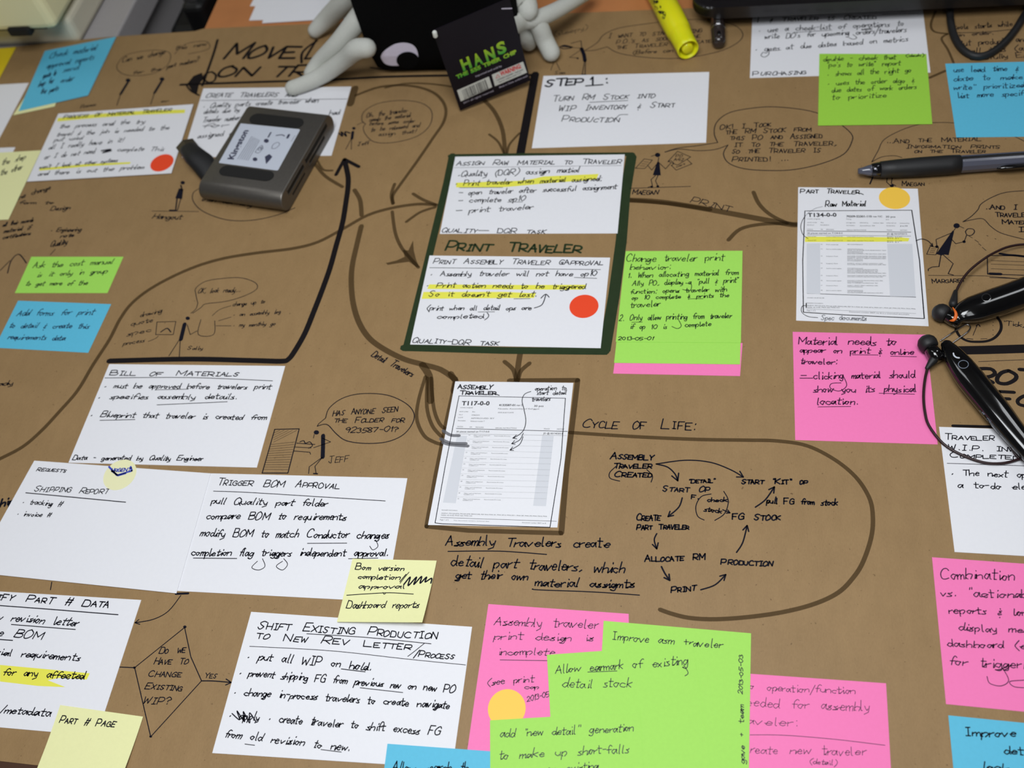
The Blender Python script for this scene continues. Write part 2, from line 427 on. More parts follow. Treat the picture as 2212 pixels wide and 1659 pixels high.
# ------------------------------------------------ drawings on the kraft paper (each a part of it)
# thick black marker
Ink(.00005).t('Move', 484, 127, 640, 124, 36, 7, .25, True).done('title_lettering', M_BLACK, kraft)
Ink(.00005).t('(Li', 645, 126, 700, 124, 40, 6, .2, True).done('title_lettering', M_BLACK, kraft)
Ink(.00005).t('ON', 470, 164, 548, 163, 24, 6.5, .25).done('title_lettering', M_BLACK, kraft)
Ink(.00005).t('TR', 582, 165, 656, 167, 26, 6.5, .25).done('title_lettering', M_BLACK, kraft)
Ink(.00005).l([(390, 183), (560, 177), (700, 173), (830, 166), (980, 163), (1158, 162)], 7).done('marker_line', M_BLACK, kraft)
Ink(.00004).pl([(1156, 160), (1124, 333)], 19).done('marker_line', M_BLACK, kraft)
Ink(.00005).l([(800, 146), (850, 150), (1000, 148), (1100, 152)], 4).done('marker_line', M_BLACK, kraft)
k = Ink(.00005).l([(470, 86), (460, 120), (437, 185)], 6)
k.l([(457, 155), (466, 162), (463, 174), (450, 178), (440, 170), (444, 160), (457, 155)], 5)
k.fill([(405, 180), (418, 164), (436, 157), (440, 170), (430, 182), (425, 205), (414, 196)]).l([(402, 183), (412, 196), (430, 206)], 4)
k.done('marker_doodle', M_BLACK, kraft)
Ink(.00004).K(C1, R1).l([(716, -200), (728, -150), (745, -60), (742, 30), (728, 130), (700, 300), (650, 480), (600, 660), (540, 830), (470, 1010), (400, 1180), (320, 1320), (270, 1385), (215, 1402), (0, 1397), (-530, 1385), (-1160, 1400)], 46.8).done('arrow_shaft', M_BLACK, kraft)
Ink(.00008).K(C1, R0).pl([(830, 1328), (715, 1268), (648, 1392)], 31.2).done('arrow_head', M_BLACK, kraft)
Ink(.00005).K(1960, 500, .1688).l([(620, 1250), (670, 1340), (770, 1400), (900, 1412), (1030, 1400), (1130, 1350), (1195, 1260), (1195, 1170), (1150, 1100), (1080, 1040)], 36).done('clock_drawing', M_BLACK, kraft)
Ink(.00004).K(C3, R1).pl([(1690, 1316), (1900, 1312), (2400, 1296)], 82).done('marker_band', M_BLACK, kraft)
Ink(.00005).t('ROT', 2106, 824, 2232, 830, 30, 9, .1).done('title_lettering', M_BLACK, kraft)
Ink(.00005).t('FC', 2158, 874, 2232, 878, 26, 8, .1).done('title_lettering', M_BLACK, kraft)
Ink(.00005).K(C3, R2).pl([(1645, 442), (1970, 450)], 26).done('marker_line', M_BLACK, kraft)
Ink(.00004).K(C3, R1).l([(1850, 1405), (2212, 1390)], 5).done('pen_line', M_INK, kraft)
# dark green frame round the two central cards and its title
Ink(.00004).K(0, 0, 1).pl([(977, 336), (965, 395), (918, 590), (880, 745), (876, 752)], 17).done('drawn_frame', M_DKGRN, kraft)
Ink(.00006).K(0, 0, 1).pl([(1364, 338), (1350, 420), (1342, 520), (1326, 640), (1306, 757)], 24).done('drawn_frame', M_DKGRN, kraft)
Ink(.00007).K(0, 0, 1).pl([(972, 337), (1110, 335), (1366, 333)], 11).done('drawn_frame', M_DKGRN, kraft)
Ink(.00005).K(0, 0, 1).pl([(872, 751), (1090, 757), (1308, 759)], 18).done('drawn_frame', M_DKGRN, kraft)
Ink(.00005).t('Print Traveler', 962, 540, 1254, 546, 21, 4.8, .15, True).done('title_lettering', M_DKGRN, kraft)
# grey-brown marker arrows and curves
def curve(pts, w, name='marker_curve', z=.00003, m=None, sm=True):
    return Ink(z).K(0, 0, 1).l(pts, w * 1.3, sm, n=6).done(name, m or M_BROWN, kraft)
curve([(-40, 1010), (0, 991), (49, 965), (90, 930), (130, 887), (168, 843), (201, 788), (236, 734), (260, 688), (288, 652), (336, 617), (407, 582), (475, 560), (550, 547), (631, 537), (686, 523), (740, 495), (794, 465), (848, 449), (903, 441), (944, 443)], 6.5, 'arrow_shaft')
Ink(.00003).K(C1, R1).l([(1262, 68), (1340, 115), (1440, 155)], 28.6).done('arrow_head', M_BROWN, kraft)
Ink(.00003).K(C1, R1).l([(1208, 292), (1320, 215), (1440, 175)], 26).done('arrow_head', M_BROWN, kraft)
Ink(.00003).K(C1, R0).l([(805, 760), (1000, 692), (1230, 682), (1420, 735), (1515, 840), (1510, 960), (1420, 1100), (1290, 1290), (1160, 1470), (1100, 1560), (1105, 1620)], 26).done('marker_curve', M_BROWN, kraft)
Ink(.00003).K(C1, R0).l([(1040, 700), (1200, 665), (1400, 668), (1570, 690)], 18.2).done('marker_curve', M_BROWN, kraft)
Ink(.00004).K(C1, R0).pl([(800, 700), (762, 830)], 59.8).done('marker_block', M_BROWN, kraft)
Ink(.00003).K(C1, R1).l([(1115, -10), (1090, 70), (1100, 148)], 28.6).done('marker_curve', M_BROWN, kraft)
Ink(.00003).K(C1, R1).l([(1096, 210), (1118, 370), (1160, 480), (1220, 560), (1305, 655)], 28.6).done('arrow_shaft', M_BROWN, kraft)
k = Ink(.00003).K(C1, R1)
k.fill([(1045, 620), (1130, 600), (1195, 570), (1180, 515), (1225, 520), (1262, 440), (1268, 520), (1285, 590), (1312, 655), (1285, 650), (1230, 610), (1150, 620), (1060, 635)]); k.done('arrow_head', M_BROWN, kraft)
Ink(.00003).K(C1, R0).l([(1820, 790), (1910, 890), (1975, 1040), (1996, 1240)], 33.8).done('arrow_shaft', M_BROWN, kraft)
Ink(.00003).K(C1, R0).l([(1868, 1070), (1940, 1130), (2000, 1235), (2030, 1150), (2110, 1060)], 20.8).done('arrow_head', M_BROWN, kraft)
Ink(.00003).K(C1, R0).l([(470, 1290), (560, 1400), (700, 1488)], 28.6).done('marker_curve', M_BROWN, kraft)
Ink(.00003).K(C1, R0).l([(500, 1280), (545, 1350), (620, 1358)], 20.8).done('arrow_head', M_BROWN, kraft)
Ink(.00003).K(C1, R1).l([(795, 38), (840, 120), (852, 240)], 36.4).done('marker_curve', M_BROWN, kraft)
Ink(.00003).K(C1, R1).l([(850, 325), (815, 470), (778, 640), (770, 780), (785, 940), (830, 1090), (910, 1215), (1030, 1305), (1190, 1385), (1330, 1425), (1480, 1468), (1600, 1548)], 46.8).done('marker_curve', M_BROWN, kraft)
Ink(.000035).K(C1, R1).pl([(1560, 1500), (1600, 1560), (1585, 1640)], 52).done('marker_curve', M_BROWN, kraft)
Ink(.000035).K(C1, R1).l([(1335, 1430), (1390, 1520), (1398, 1640), (1402, 1720)], 59.8).done('marker_curve', M_BROWN, kraft)
for pts in ([(1360, 50), (1305, 240), (1292, 390), (1350, 520), (1440, 575), (1500, 590)], [(1375, 60), (1372, 290), (1415, 440), (1490, 530)], [(1405, 60), (1425, 290), (1470, 420), (1530, 475)]):
    Ink(.000033 + random.random() * 5e-6).K(C1, R2).l(pts, 30).done('marker_curve', M_BROWN, kraft)
Ink(.00003).K(C1, R1).l([(2120, 1310), (2100, 1430), (2085, 1570)], 46.8).done('arrow_shaft', M_BROWN, kraft)
Ink(.00003).K(C1, R1).l([(1990, 1405), (2060, 1470), (2090, 1560), (2120, 1480), (2190, 1418)], 36.4).done('arrow_head', M_BROWN, kraft)
Ink(.00003).K(C2, R1).l([(935, 118), (1200, 133), (1500, 178), (1800, 232), (2212, 308), (2290, 312)], 54.6).done('arrow_shaft', M_BROWN, kraft)
Ink(.00004).K(C2, R1).l([(950, 118), (1300, 150), (1600, 195)], 39).done('arrow_shaft', M_BROWN, kraft)
Ink(.00003).K(C2, R1).l([(1945, 55), (1990, 150), (2080, 235), (2212, 300), (2290, 315)], 33.8).done('arrow_head', M_BROWN, kraft)
Ink(.00003).K(C2, R1).l([(1745, 437), (1840, 350), (2000, 312), (2212, 305)], 33.8).done('arrow_head', M_BROWN, kraft)
k = Ink(.00004).K(C1, R2); k.pl([(1598, 95), (1530, 400), (1440, 850), (1370, 1242), (1700, 1275), (2212, 1290), (2440, 1296)], 39); k.done('drawn_frame', M_BROWN, kraft)
k = Ink(.000045).K(C2, R2); k.pl([(0, 82), (545, 78), (500, 450), (455, 800), (415, 1295)], 44.2); k.done('drawn_frame', M_BROWN, kraft)
k = Ink(.00003).K(C2, R2)
k.l([(480, 495), (1000, 528), (1500, 550), (1890, 556), (2130, 562), (2370, 600), (2590, 710), (2760, 850), (2865, 1010), (2895, 1150), (2885, 1320), (2820, 1520), (2740, 1650), (2620, 1770), (2430, 1860), (2180, 1925), (1900, 1965), (1640, 1982), (1440, 1972), (1300, 1940), (1200, 1905)], 35, n=6)
k.done('marker_loop', M_BROWN, kraft)
curve([(2021, 24), (2011, 52), (2018, 68), (2046, 73)], 4); curve([(2047, 73), (2034, 84), (2048, 108), (2060, 136)], 4)
curve([(2008, 168), (2042, 153)], 5)
# pen writing on the kraft paper
def txt(cx, ry, lines, w, m=None, par=None, name='handwriting', z=.00006, lift=None):
    for L in lines:      # every line of writing is a part of its own
        s, a, b, c, d, h = L[:6]; h *= .93
        caps = len(L) > 6 and 'c' in L[6]
        Ink(z, lift).K(cx, ry).t(s, a, b, c, d, h, w, .14, caps).done(name, m or M_INK, par or kraft)
txt(C1, R2, [('Assembly Travelers create', 1520, 1392, 2820, 1412, 80), ('detail part travelers, which', 1560, 1556, 2935, 1614, 90), ('get their own', 1600, 1655, 2170, 1668, 75), ('material assigmts', 2230, 1718, 3020, 1732, 70)], 11)
Ink().K(C1, R2).l([(1540, 1442), (1950, 1440), (2325, 1466)], 9).l([(2215, 1740), (2260, 1748), (2700, 1765), (3065, 1790)], 9).done('underline', M_INK, kraft)
txt(C2, R2, [('Cycle of Life:', 580, 458, 1475, 472, 78, 'c')], 10)
txt(C2, R2, [('Assembly', 805, 706, 1150, 712, 52, 'c'), ('Traveler', 830, 778, 1135, 780, 44, 'c'), ('Created', 835, 846, 1130, 852, 46, 'c')], 12)
Ink().K(C2, R2).l([(850, 765), (800, 815), (805, 860), (880, 882)], 8).l([(1095, 790), (1140, 840), (1130, 890)], 8).done('drawn_brackets', M_INK, kraft)
def arrow(cx, ry, pts, w, head, m=None, name='pen_arrow'):
    return Ink().K(cx, ry).arrow(pts, w, head).done(name, m or M_INK, kraft)
arrow(C2, R2, [(1170, 746), (1400, 716), (1600, 732), (1760, 790), (1865, 850)], 11, 55)
arrow(C2, R2, [(1170, 746), (1260, 770), (1320, 825), (1342, 880)], 12, 62)
arrow(C2, R2, [(1378, 1015), (1350, 1090), (1265, 1165)], 12, 45)
arrow(C2, R2, [(1175, 1300), (1155, 1350), (1175, 1422)], 12, 50)
arrow(C2, R2, [(1810, 1450), (1860, 1370), (1895, 1235)], 12, 50)
arrow(C2, R2, [(1960, 1090), (2040, 1030), (2112, 928)], 12, 50)
arrow(C2, R3, [(1212, 55), (1240, 110), (1278, 165)], 14, 50)
arrow(C2, R3, [(1525, 240), (1640, 200), (1725, 118)], 12, 50)
arrow(C2, R2, [(1700, 1110), (1758, 1135)], 10, 30)
txt(C2, R2, [('"Detail"', 1425, 897, 1640, 895, 36, 'c'), ('Start Op', 1222, 965, 1595, 968, 46, 'c'), ('F.', 1450, 1022, 1505, 1026, 36)], 11)
txt(C2, R2, [('check', 1575, 1045, 1735, 1046, 40), ('stock', 1548, 1122, 1690, 1136, 40)], 10)
Ink().K(C2, R2).l([(1608, 985), (1530, 1005), (1487, 1080), (1500, 1160), (1552, 1192)], 8).l([(1708, 963), (1745, 1040), (1715, 1140), (1637, 1195)], 8).done('drawn_brackets', M_INK, kraft)
txt(C2, R2, [('Start "Kit" op', 1850, 902, 2375, 906, 42, 'c')], 12)
txt(C2, R2, [('pull FG from stock', 2050, 1058, 2610, 1076, 52)], 11)
txt(C2, R2, [('FG Stock', 1775, 1188, 2160, 1192, 54, 'c')], 12)
txt(C2, R2, [('Create', 1015, 1192, 1200, 1196, 56, 'c'), ('Part Traveler', 1015, 1268, 1430, 1264, 44, 'c')], 12)
txt(C2, R2, [('Allocate RM', 1080, 1525, 1560, 1508, 52, 'c')], 12)
txt(C2, R2, [('Production', 1685, 1545, 2095, 1558, 50, 'c')], 12)
txt(C2, R3, [('Print', 1290, 262, 1480, 248, 52, 'c')], 12)
# filing cabinet cartoon with its speech bubble
k = Ink().K(C1, R2)
k.l([(565, 380), (595, 300), (700, 222), (850, 186), (1050, 196), (1200, 260), (1268, 340), (1255, 425), (1180, 515), (1050, 570), (880, 582), (730, 560), (650, 505), (590, 440), (550, 430), (498, 445)], 8).pl([(565, 380), (510, 425), (498, 445)], 7)
k.done('speech_bubble', M_INK, kraft)
txt(C1, R2, [('Has Anyone Seen', 620, 362, 1135, 330, 50, 'c'), ('the Folder for', 630, 416, 1190, 412, 44, 'c'), ('923587-01?', 715, 496, 1135, 488, 44, 'c')], 8)
k = Ink().K(C1, R2).pl([(160, 470), (355, 466), (265, 818), (60, 818)], 9, True)
for i in range(17): k.pl([(150 - i * 6 + 12, 500 + i * 18), (345 - i * 5, 470 + i * 20 - 90 + 90 * (i > 4))] if i > 4 else [(150, 500 + i * 18), (200 + i * 34, 478)], 3)
k.pl([(335, 580), (480, 590)], 7).pl([(315, 610), (450, 618)], 6).pl([(312, 642), (440, 652), (445, 668)], 7).l([(360, 570), (390, 560), (405, 580), (440, 570), (460, 600), (430, 620)], 8)
k.done('cabinet_drawing', M_INK, kraft)
k = Ink().K(C1, R2).dot(492, 494, 22).l([(475, 510), (468, 540)], 6)
k.pl([(545, 518), (545, 600), (542, 692)], 34).pl([(540, 540), (605, 570), (470, 616)], 6).pl([(540, 692), (480, 765), (490, 822)], 7).pl([(535, 695), (435, 768), (430, 822)], 7).pl([(470, 822), (500, 824)], 12)
k.done('stick_figure', M_INK, kraft)
txt(C1, R2, [('Jeff', 590, 740, 745, 722, 60, 'c')], 6)
# central cartoon: figure with two sheets, its bubble
k = Ink().K(C2, R0)
k.l([(1660, 1135), (1632, 1060), (1655, 970), (1760, 895), (1960, 858), (2140, 852), (2400, 885), (2590, 960), (2720, 1060), (2728, 1130), (2660, 1230), (2480, 1305), (2270, 1350), (2080, 1358), (1880, 1345), (1750, 1300), (1706, 1225), (1742, 1155)], 8)
k.l([(1742, 1155), (1640, 1190), (1500, 1200), (1350, 1187), (1240, 1212)], 7).l([(1660, 1135), (1500, 1160), (1350, 1178), (1240, 1210)], 7).done('speech_bubble', M_INK, kraft)
k = Ink().K(0, 0, 1)
for s, a, b, c, d in (('OK! I Took', 1555, 280, 1665, 273), ('the RM Stock from', 1568, 290, 1752, 283), ('this PO and Assigned', 1577, 303, 1776, 298), ('it to the Traveler,', 1586, 317, 1805, 314), ('so the Traveler is', 1581, 331, 1771, 329), ('Printed! ...', 1581, 349, 1702, 347)):
    Ink().K(0, 0, 1).t(s, a, b, c, d, 10.5, 2.1, .12, True).done('handwriting', M_INK, kraft)
k = Ink().K(C2, R0).dot(1182, 1234, 22).l([(1130, 1245), (1160, 1235), (1180, 1225)], 6).pl([(1190, 1255), (1186, 1290)], 7)
k.fill([(1178, 1290), (1196, 1290), (1207, 1397), (1143, 1395)]).pl([(1180, 1300), (1135, 1355), (1105, 1320)], 6).pl([(1192, 1295), (1245, 1345), (1285, 1300)], 6)
k.pl([(1165, 1397), (1130, 1430), (1140, 1480), (1105, 1492)], 7).pl([(1185, 1397), (1165, 1440), (1185, 1485)], 7).dot(1135, 1488, 12).dot(1183, 1484, 12)
k.pl([(960, 1500), (1445, 1484)], 6).done('stick_figure', M_INK, kraft)
k = Ink().K(C2, R0).pl([(1265, 1285), (1340, 1205), (1445, 1250), (1340, 1315)], 6, True).pl([(1290, 1315), (1330, 1355), (1455, 1305), (1415, 1268)], 6).pl([(1075, 1265), (1140, 1275), (1080, 1342), (1005, 1340)], 6, True)
for i in range(3): k.pl([(1070 - i * 14, 1288 + i * 16), (1110 - i * 14, 1291 + i * 16)], 4)
k.t('PO', 1325, 1252, 1375, 1252, 22, 5).t('A42', 1310, 1282, 1385, 1282, 22, 5).t('cert', 1330, 1335, 1400, 1312, 18, 4).l([(1262, 1290), (1285, 1280), (1310, 1300), (1290, 1320)], 6)
k.done('paper_doodle', M_INK, kraft)
txt(C2, R0, [('Maegan', 980, 1548, 1180, 1548, 44, 'c')], 8)
txt(C2, R1, [('Print', 1440, 138, 1750, 208, 58, 'c')], 7)
# cartoon above the step card
k = Ink().K(C2, R0).l([(600, 404), (700, 340), (755, 275), (880, 222), (1120, 186), (1350, 160), (1600, 158), (1780, 195), (1858, 262), (1830, 330), (1700, 400), (1500, 447), (1300, 466), (1100, 458), (930, 436), (840, 410), (780, 372)], 6).l([(600, 404), (680, 400), (780, 372)], 6)
k.done('speech_bubble', M_INK, kraft)
txt(C2, R0, [('I want to start putting', 785, 305, 1530, 256, 40, 'c'), ("P.O.'s as soon as the", 850, 350, 1520, 300, 34, 'c'), ('the Traveler is created', 855, 392, 1635, 338, 34, 'c'), ('(Before con', 985, 432, 1300, 414, 34)], 6)
k = Ink().K(C2, R0).l([(400, 375), (440, 360), (500, 378), (440, 388), (405, 378)], 10).l([(420, 368), (470, 372), (500, 376)], 16).pl([(490, 345), (572, 325), (580, 400)], 6).pl([(500, 378), (575, 385)], 5)
k.pl([(575, 385), (595, 435), (603, 485)], 30).pl([(565, 400), (480, 458), (545, 460)], 5).dot(545, 465, 9).pl([(600, 485), (582, 590)], 7).pl([(608, 485), (604, 592)], 7).pl([(575, 592), (612, 594)], 8)
k.done('stick_figure', M_INK, kraft)
Ink().K(C2, R0).pl([(355, 495), (330, 560)], 5).pl([(375, 495), (405, 560)], 5).t('Sam', 360, 592, 440, 590, 26, 5).t('(sleepy)', 360, 290, 620, 232, 34, 4).done('handwriting', M_INK, kraft)
# bubble above the ballpoint pen
k = Ink().K(C3, R0).l([(1000, 1290), (1050, 1200), (1100, 1110), (1250, 1030), (1400, 987), (1560, 975), (1720, 985), (1900, 1010), (2120, 1080), (2260, 1150)], 6).l([(1000, 1290), (1080, 1250), (1180, 1240), (1240, 1255)], 6)
k.done('speech_bubble', M_INK, kraft)
txt(C3, R0, [('...And the Material', 1115, 1140, 1870, 1122, 42, 'c'), ('Information Prints', 1270, 1180, 2020, 1182, 32, 'c'), ('on the Traveler', 1340, 1217, 1900, 1218, 30, 'c')], 7)
Ink().K(C3, R0).pl([(1008, 1410), (985, 1465)], 12).pl([(1125, 1405), (1118, 1450), (1160, 1490)], 8).pl([(1165, 1405), (1155, 1460), (1190, 1480)], 8).dot(1160, 1480, 16).t('Maegan', 1242, 1482, 1420, 1478, 36, 7, .12, True).done('stick_figure', M_INK, kraft)
# magnifier cartoon
k = Ink().K(C3, R1).l([(1725, 292), (1790, 250), (1845, 195), (1870, 150), (1960, 95), (2080, 55), (2300, 40)], 7).l([(1725, 292), (1800, 275), (1885, 268), (1950, 330), (2040, 385), (2250, 440)], 7)
k.done('speech_bubble', M_INK, kraft)
txt(C3, R1, [('..And I read', 1905, 192, 2360, 192, 46, 'c'), ('Traveler to', 1985, 252, 2390, 255, 40, 'c'), ('Material', 2040, 308, 2360, 312, 40, 'c'), ('I', 2165, 372, 2210, 372, 40)], 9)
k = Ink().K(C3, R1).dot(1675, 323, 26).pl([(1700, 328), (1732, 342)], 6).pl([(1665, 345), (1648, 368)], 6).fill([(1643, 362), (1656, 366), (1612, 558), (1580, 552), (1555, 560), (1512, 548)])
k.pl([(1640, 378), (1512, 432), (1518, 490)], 7).dot(1518, 490, 14).pl([(1630, 425), (1668, 466), (1735, 450), (1755, 398)], 7).dot(1735, 450, 14)
k.l([(1745, 370), (1765, 348), (1805, 350), (1818, 372), (1795, 398), (1760, 398), (1745, 370)], 8)
k.pl([(1550, 558), (1535, 648), (1480, 652), (1450, 668), (1450, 682)], 8).pl([(1572, 558), (1648, 625), (1608, 705), (1650, 716)], 8).pl([(1452, 718), (1900, 722), (2212, 748)], 5)
k.done('stick_figure', M_INK, kraft)
k = Ink().K(C3, R1).pl([(1465, 487), (1437, 550), (1510, 554), (1532, 497)], 6, True)
for i in range(3): k.pl([(1475 - i * 7, 505 + i * 14), (1510 - i * 7, 507 + i * 14)], 4)
for a in ((1775, 405, 1800, 420), (1820, 435, 1850, 455), (1880, 495, 1910, 520), (1850, 465, 1870, 480), (1915, 400, 1925, 405), (1980, 425, 1990, 430)): k.pl([a[:2], a[2:]], 5)
k.done('paper_doodle', M_INK, kraft)
Ink(.0004).K(C3, R1).arrow([(1352, 442), (1400, 428), (1450, 445), (1486, 486)], 7, 24).done('pen_arrow', M_INK, kraft)
txt(C3, R1, [('Margaret', 1482, 782, 1740, 770, 40, 'c')], 7)
k = Ink().K(C3, R1).pl([(2300, 565), (1920, 560), (1922, 708), (2300, 720)], 8)
for y in (600, 628, 665): k.pl([(1950, y), (2260, y + 12)], 4)
k.l([(2020, 545), (2080, 555), (2150, 560), (2230, 570)], 22).pl([(1940, 705), (2028, 708)], 26).pl([(1940, 735), (2250, 748)], 7)
k.done('paper_stack_drawing', M_INK, kraft)
Ink().K(1960, 500, .1688).t('"Tick,', 1225, 1200, 1490, 1225, 60, 10).pl([(890, 1210), (840, 1330)], 8).l([(880, 1210), (910, 1190), (930, 1215)], 14).pl([(1095, 1160), (1100, 1165)], 8).pl([(1095, 1200), (1097, 1206)], 8).pl([(1096, 1260), (1098, 1266)], 8).pl([(1095, 1320), (1097, 1326)], 8).pl([(760, 1370), (840, 1378)], 10).pl([(940, 1375), (1020, 1372)], 8).done('clock_marks', M_INK, kraft)
# writing near the black cord
txt(C3, R0, [('tools starts while', 1655, 236, 2120, 206, 46), ('on order.', 1680, 290, 1965, 274, 36), ('But products are', 1690, 370, 2230, 330, 52), ('all this (as', 1790, 425, 2230, 400, 50), ('Carefully Est', 1780, 480, 2260, 452, 40)], 7)
Ink().K(C3, R0).l([(1640, 262), (1900, 255), (2140, 232)], 7).done('underline', M_INK, kraft)
# left side: blurred writing and figures
txt(C0, R1, [('Hangout', 1210, 266, 1440, 272, 50)], 8)
Ink().K(C0, R1).pl([(1210, 206), (1580, 210)], 5).fill([(1425, 25), (1460, 30), (1450, 110), (1395, 105)]).pl([(1440, 0), (1450, 40)], 12).pl([(1410, 105), (1400, 190)], 12).pl([(1440, 105), (1415, 195)], 8).pl([(1350, 200), (1410, 200)], 14).dot(1455, -20, 18).done('stick_figure', M_INK, kraft)
Ink().K(C0, R1).l([(1600, 20), (1540, 60), (1540, 130), (1620, 210), (1800, 275), (2000, 280), (2200, 240), (2350, 180)], 7).done('speech_bubble', M_INK, kraft)
txt(C0, R1, [('then ask why', 1600, 120, 2000, 170, 46)], 8)
txt(C0, R1, [('the change', 130, 120, 400, 30, 40), ('form to', 150, 150, 420, 150, 30), ('Design', 400, 200, 550, 195, 44), ('\u2022 Engineering', 400, 370, 640, 368, 40), ('note', 480, 420, 580, 410, 36), ('Quality', 400, 490, 530, 470, 50), ('all their records', 20, 330, 260, 290, 36), ('material if', 30, 380, 240, 350, 36), ('certifications', 20, 430, 240, 395, 34)], 8)
Ink().K(C0, R1).l([(60, 700), (90, 600), (150, 550), (210, 620)], 10).pl([(0, 680), (80, 600)], 8).pl([(400, 555), (440, 510)], 6).done('stick_figure', M_INK, kraft)
txt(C0, R1, [('ready', -80, 1600, 100, 1590, 40)], 8)
txt(C0, R2, [('ship', -40, 1100, 110, 1060, 60)], 18)
k = Ink().K(C0, R1).l([(1575, 940), (1560, 870), (1560, 820), (1640, 765), (1780, 742), (1920, 738), (2030, 775), (2045, 825), (1950, 880), (1800, 925), (1640, 945), (1600, 975), (1535, 1020)], 6).l([(1575, 940), (1560, 985), (1520, 1020)], 6).done('speech_bubble', M_INK, kraft)
txt(C0, R1, [('OK, look ready...', 1575, 860, 1910, 850, 46)], 6)
k = Ink().K(C0, R1).dot(1495, 1060, 18).pl([(1470, 1105), (1440, 1230)], 34).pl([(1425, 1235), (1345, 1360)], 7).pl([(1435, 1235), (1428, 1365)], 7).pl([(1490, 1110), (1515, 1190), (1570, 1160)], 6).l([(1600, 1070), (1580, 1190), (1700, 1190), (1710, 1080)], 6).pl([(1250, 1090), (1240, 1190), (1380, 1190), (1400, 1085)], 6, True).l([(1280, 1170), (1330, 1140), (1360, 1170)], 10)
k.done('stick_figure', M_INK, kraft)
txt(C0, R1, [('drawing', 1115, 1050, 1285, 1015, 40), ('quote', 1040, 1120, 1210, 1090, 40), ('spec', 1005, 1205, 1200, 1165, 40), ('process', 980, 1275, 1145, 1250, 36), ('change up to', 1850, 965, 2105, 940, 34), ('\u2022 an assembly log', 1850, 1045, 2230, 1020, 36), ('\u2022 my monthly go', 1850, 1130, 2190, 1115, 36), ('Sally', 1490, 1310, 1610, 1310, 34)], 6)
for q in ([(1690, 1040), (1750, 990), (1840, 960)], [(1740, 1080), (1840, 1050)], [(1720, 1120), (1840, 1120)], [(1180, 1245), (1240, 1220), (1260, 1200)]): Ink().K(C0, R1).l(q, 5).done('pointer_line', M_INK, kraft)
txt(C0, R0, [('Can we change', 970, 500, 1310, 430, 46), ('this now', 1390, 400, 1640, 360, 36), ('for the', 1060, 590, 1280, 560, 30), ('part numbers?', 1330, 545, 1580, 490, 40)], 7)
Ink().K(C0, R0).l([(930, 520), (1000, 440), (1200, 400), (1350, 420), (1330, 520), (1200, 590), (1020, 600), (940, 560), (930, 520)], 5).l([(1390, 430), (1480, 350), (1640, 330), (1660, 390), (1500, 430)], 5).done('speech_bubble', M_INK, kraft)
for x, y in ((1020, 640), (1290, 630)):
    Ink().K(C0, R0).dot(x, y, 20).pl([(x - 5, y + 20), (x - 60, y + 110)], 24).pl([(x - 60, y + 110), (x - 90, y + 200)], 7).done('stick_figure', M_INK, kraft)
# decision diamond
Ink().K(C0, R3).pl([(1470, 540), (1072, 860), (1200, 1410), (1605, 965), (1520, 775), (1470, 540)], 8).dot(1472, 535, 14).dot(1070, 860, 12).dot(1200, 1408, 12).done('diamond_drawing', M_INK, kraft)
txt(C0, R3, [('Do we', 1265, 745, 1470, 742, 56, 'c'), ('Have to', 1225, 832, 1490, 832, 56, 'c'), ('Change', 1180, 930, 1440, 935, 56, 'c'), ('Existing', 1150, 1028, 1440, 1045, 56, 'c'), ('WIP?', 1130, 1145, 1350, 1150, 60)], 8)
arrow(C0, R3, [(1605, 965), (1700, 966), (1842, 978)], 9, 50)
txt(C0, R3, [('Yes', 1630, 940, 1720, 940, 46, 'c')], 7)
Ink().K(C0, R3).pl([(950, 855), (1070, 860)], 8).pl([(412, 178), (402, 240)], 8).pl([(1400, 272), (1500, 268)], 18).done('pen_line', M_INK, kraft)
arrow(C0, R3, [(1440, 285), (1340, 410), (1220, 475), (1075, 502)], 8, 40)

k = Ink().K(C1, R0).l([(880, 985), (855, 960), (870, 890), (980, 825), (1150, 800), (1310, 815), (1400, 870), (1412, 950), (1370, 1030), (1270, 1095), (1100, 1135), (960, 1132), (890, 1080), (865, 1020), (885, 985)], 6).l([(870, 970), (815, 995)], 5).done('speech_bubble', M_INK, kraft)
txt(C1, R0, [('Oh, the traveler', 890, 935, 1210, 895, 42), ('needs the material', 915, 970, 1240, 930, 36), ('before some order', 915, 1000, 1270, 975, 36), ('to be released and', 925, 1050, 1310, 1010, 36), ('assign that!', 985, 1085, 1280, 1060, 36)], 6)
Ink().K(C1, R0).dot(790, 1022, 14).pl([(782, 1050), (775, 1105)], 24).pl([(770, 1105), (725, 1190)], 6).pl([(772, 1105), (770, 1190)], 6).l([(670, 1060), (700, 1085), (690, 1050), (730, 1085), (720, 1050), (760, 1060)], 12).t('Jeff', 820, 1165, 905, 1150, 30, 6).done('stick_figure', M_INK, kraft)
txt(C1, R1, [('Detail Travelers', 925, 1360, 1250, 1525, 60)], 9)
txt(C0, R0, [('or', 1280, 815, 1330, 812, 24), ('Process', 640, 865, 760, 840, 30)], 6)
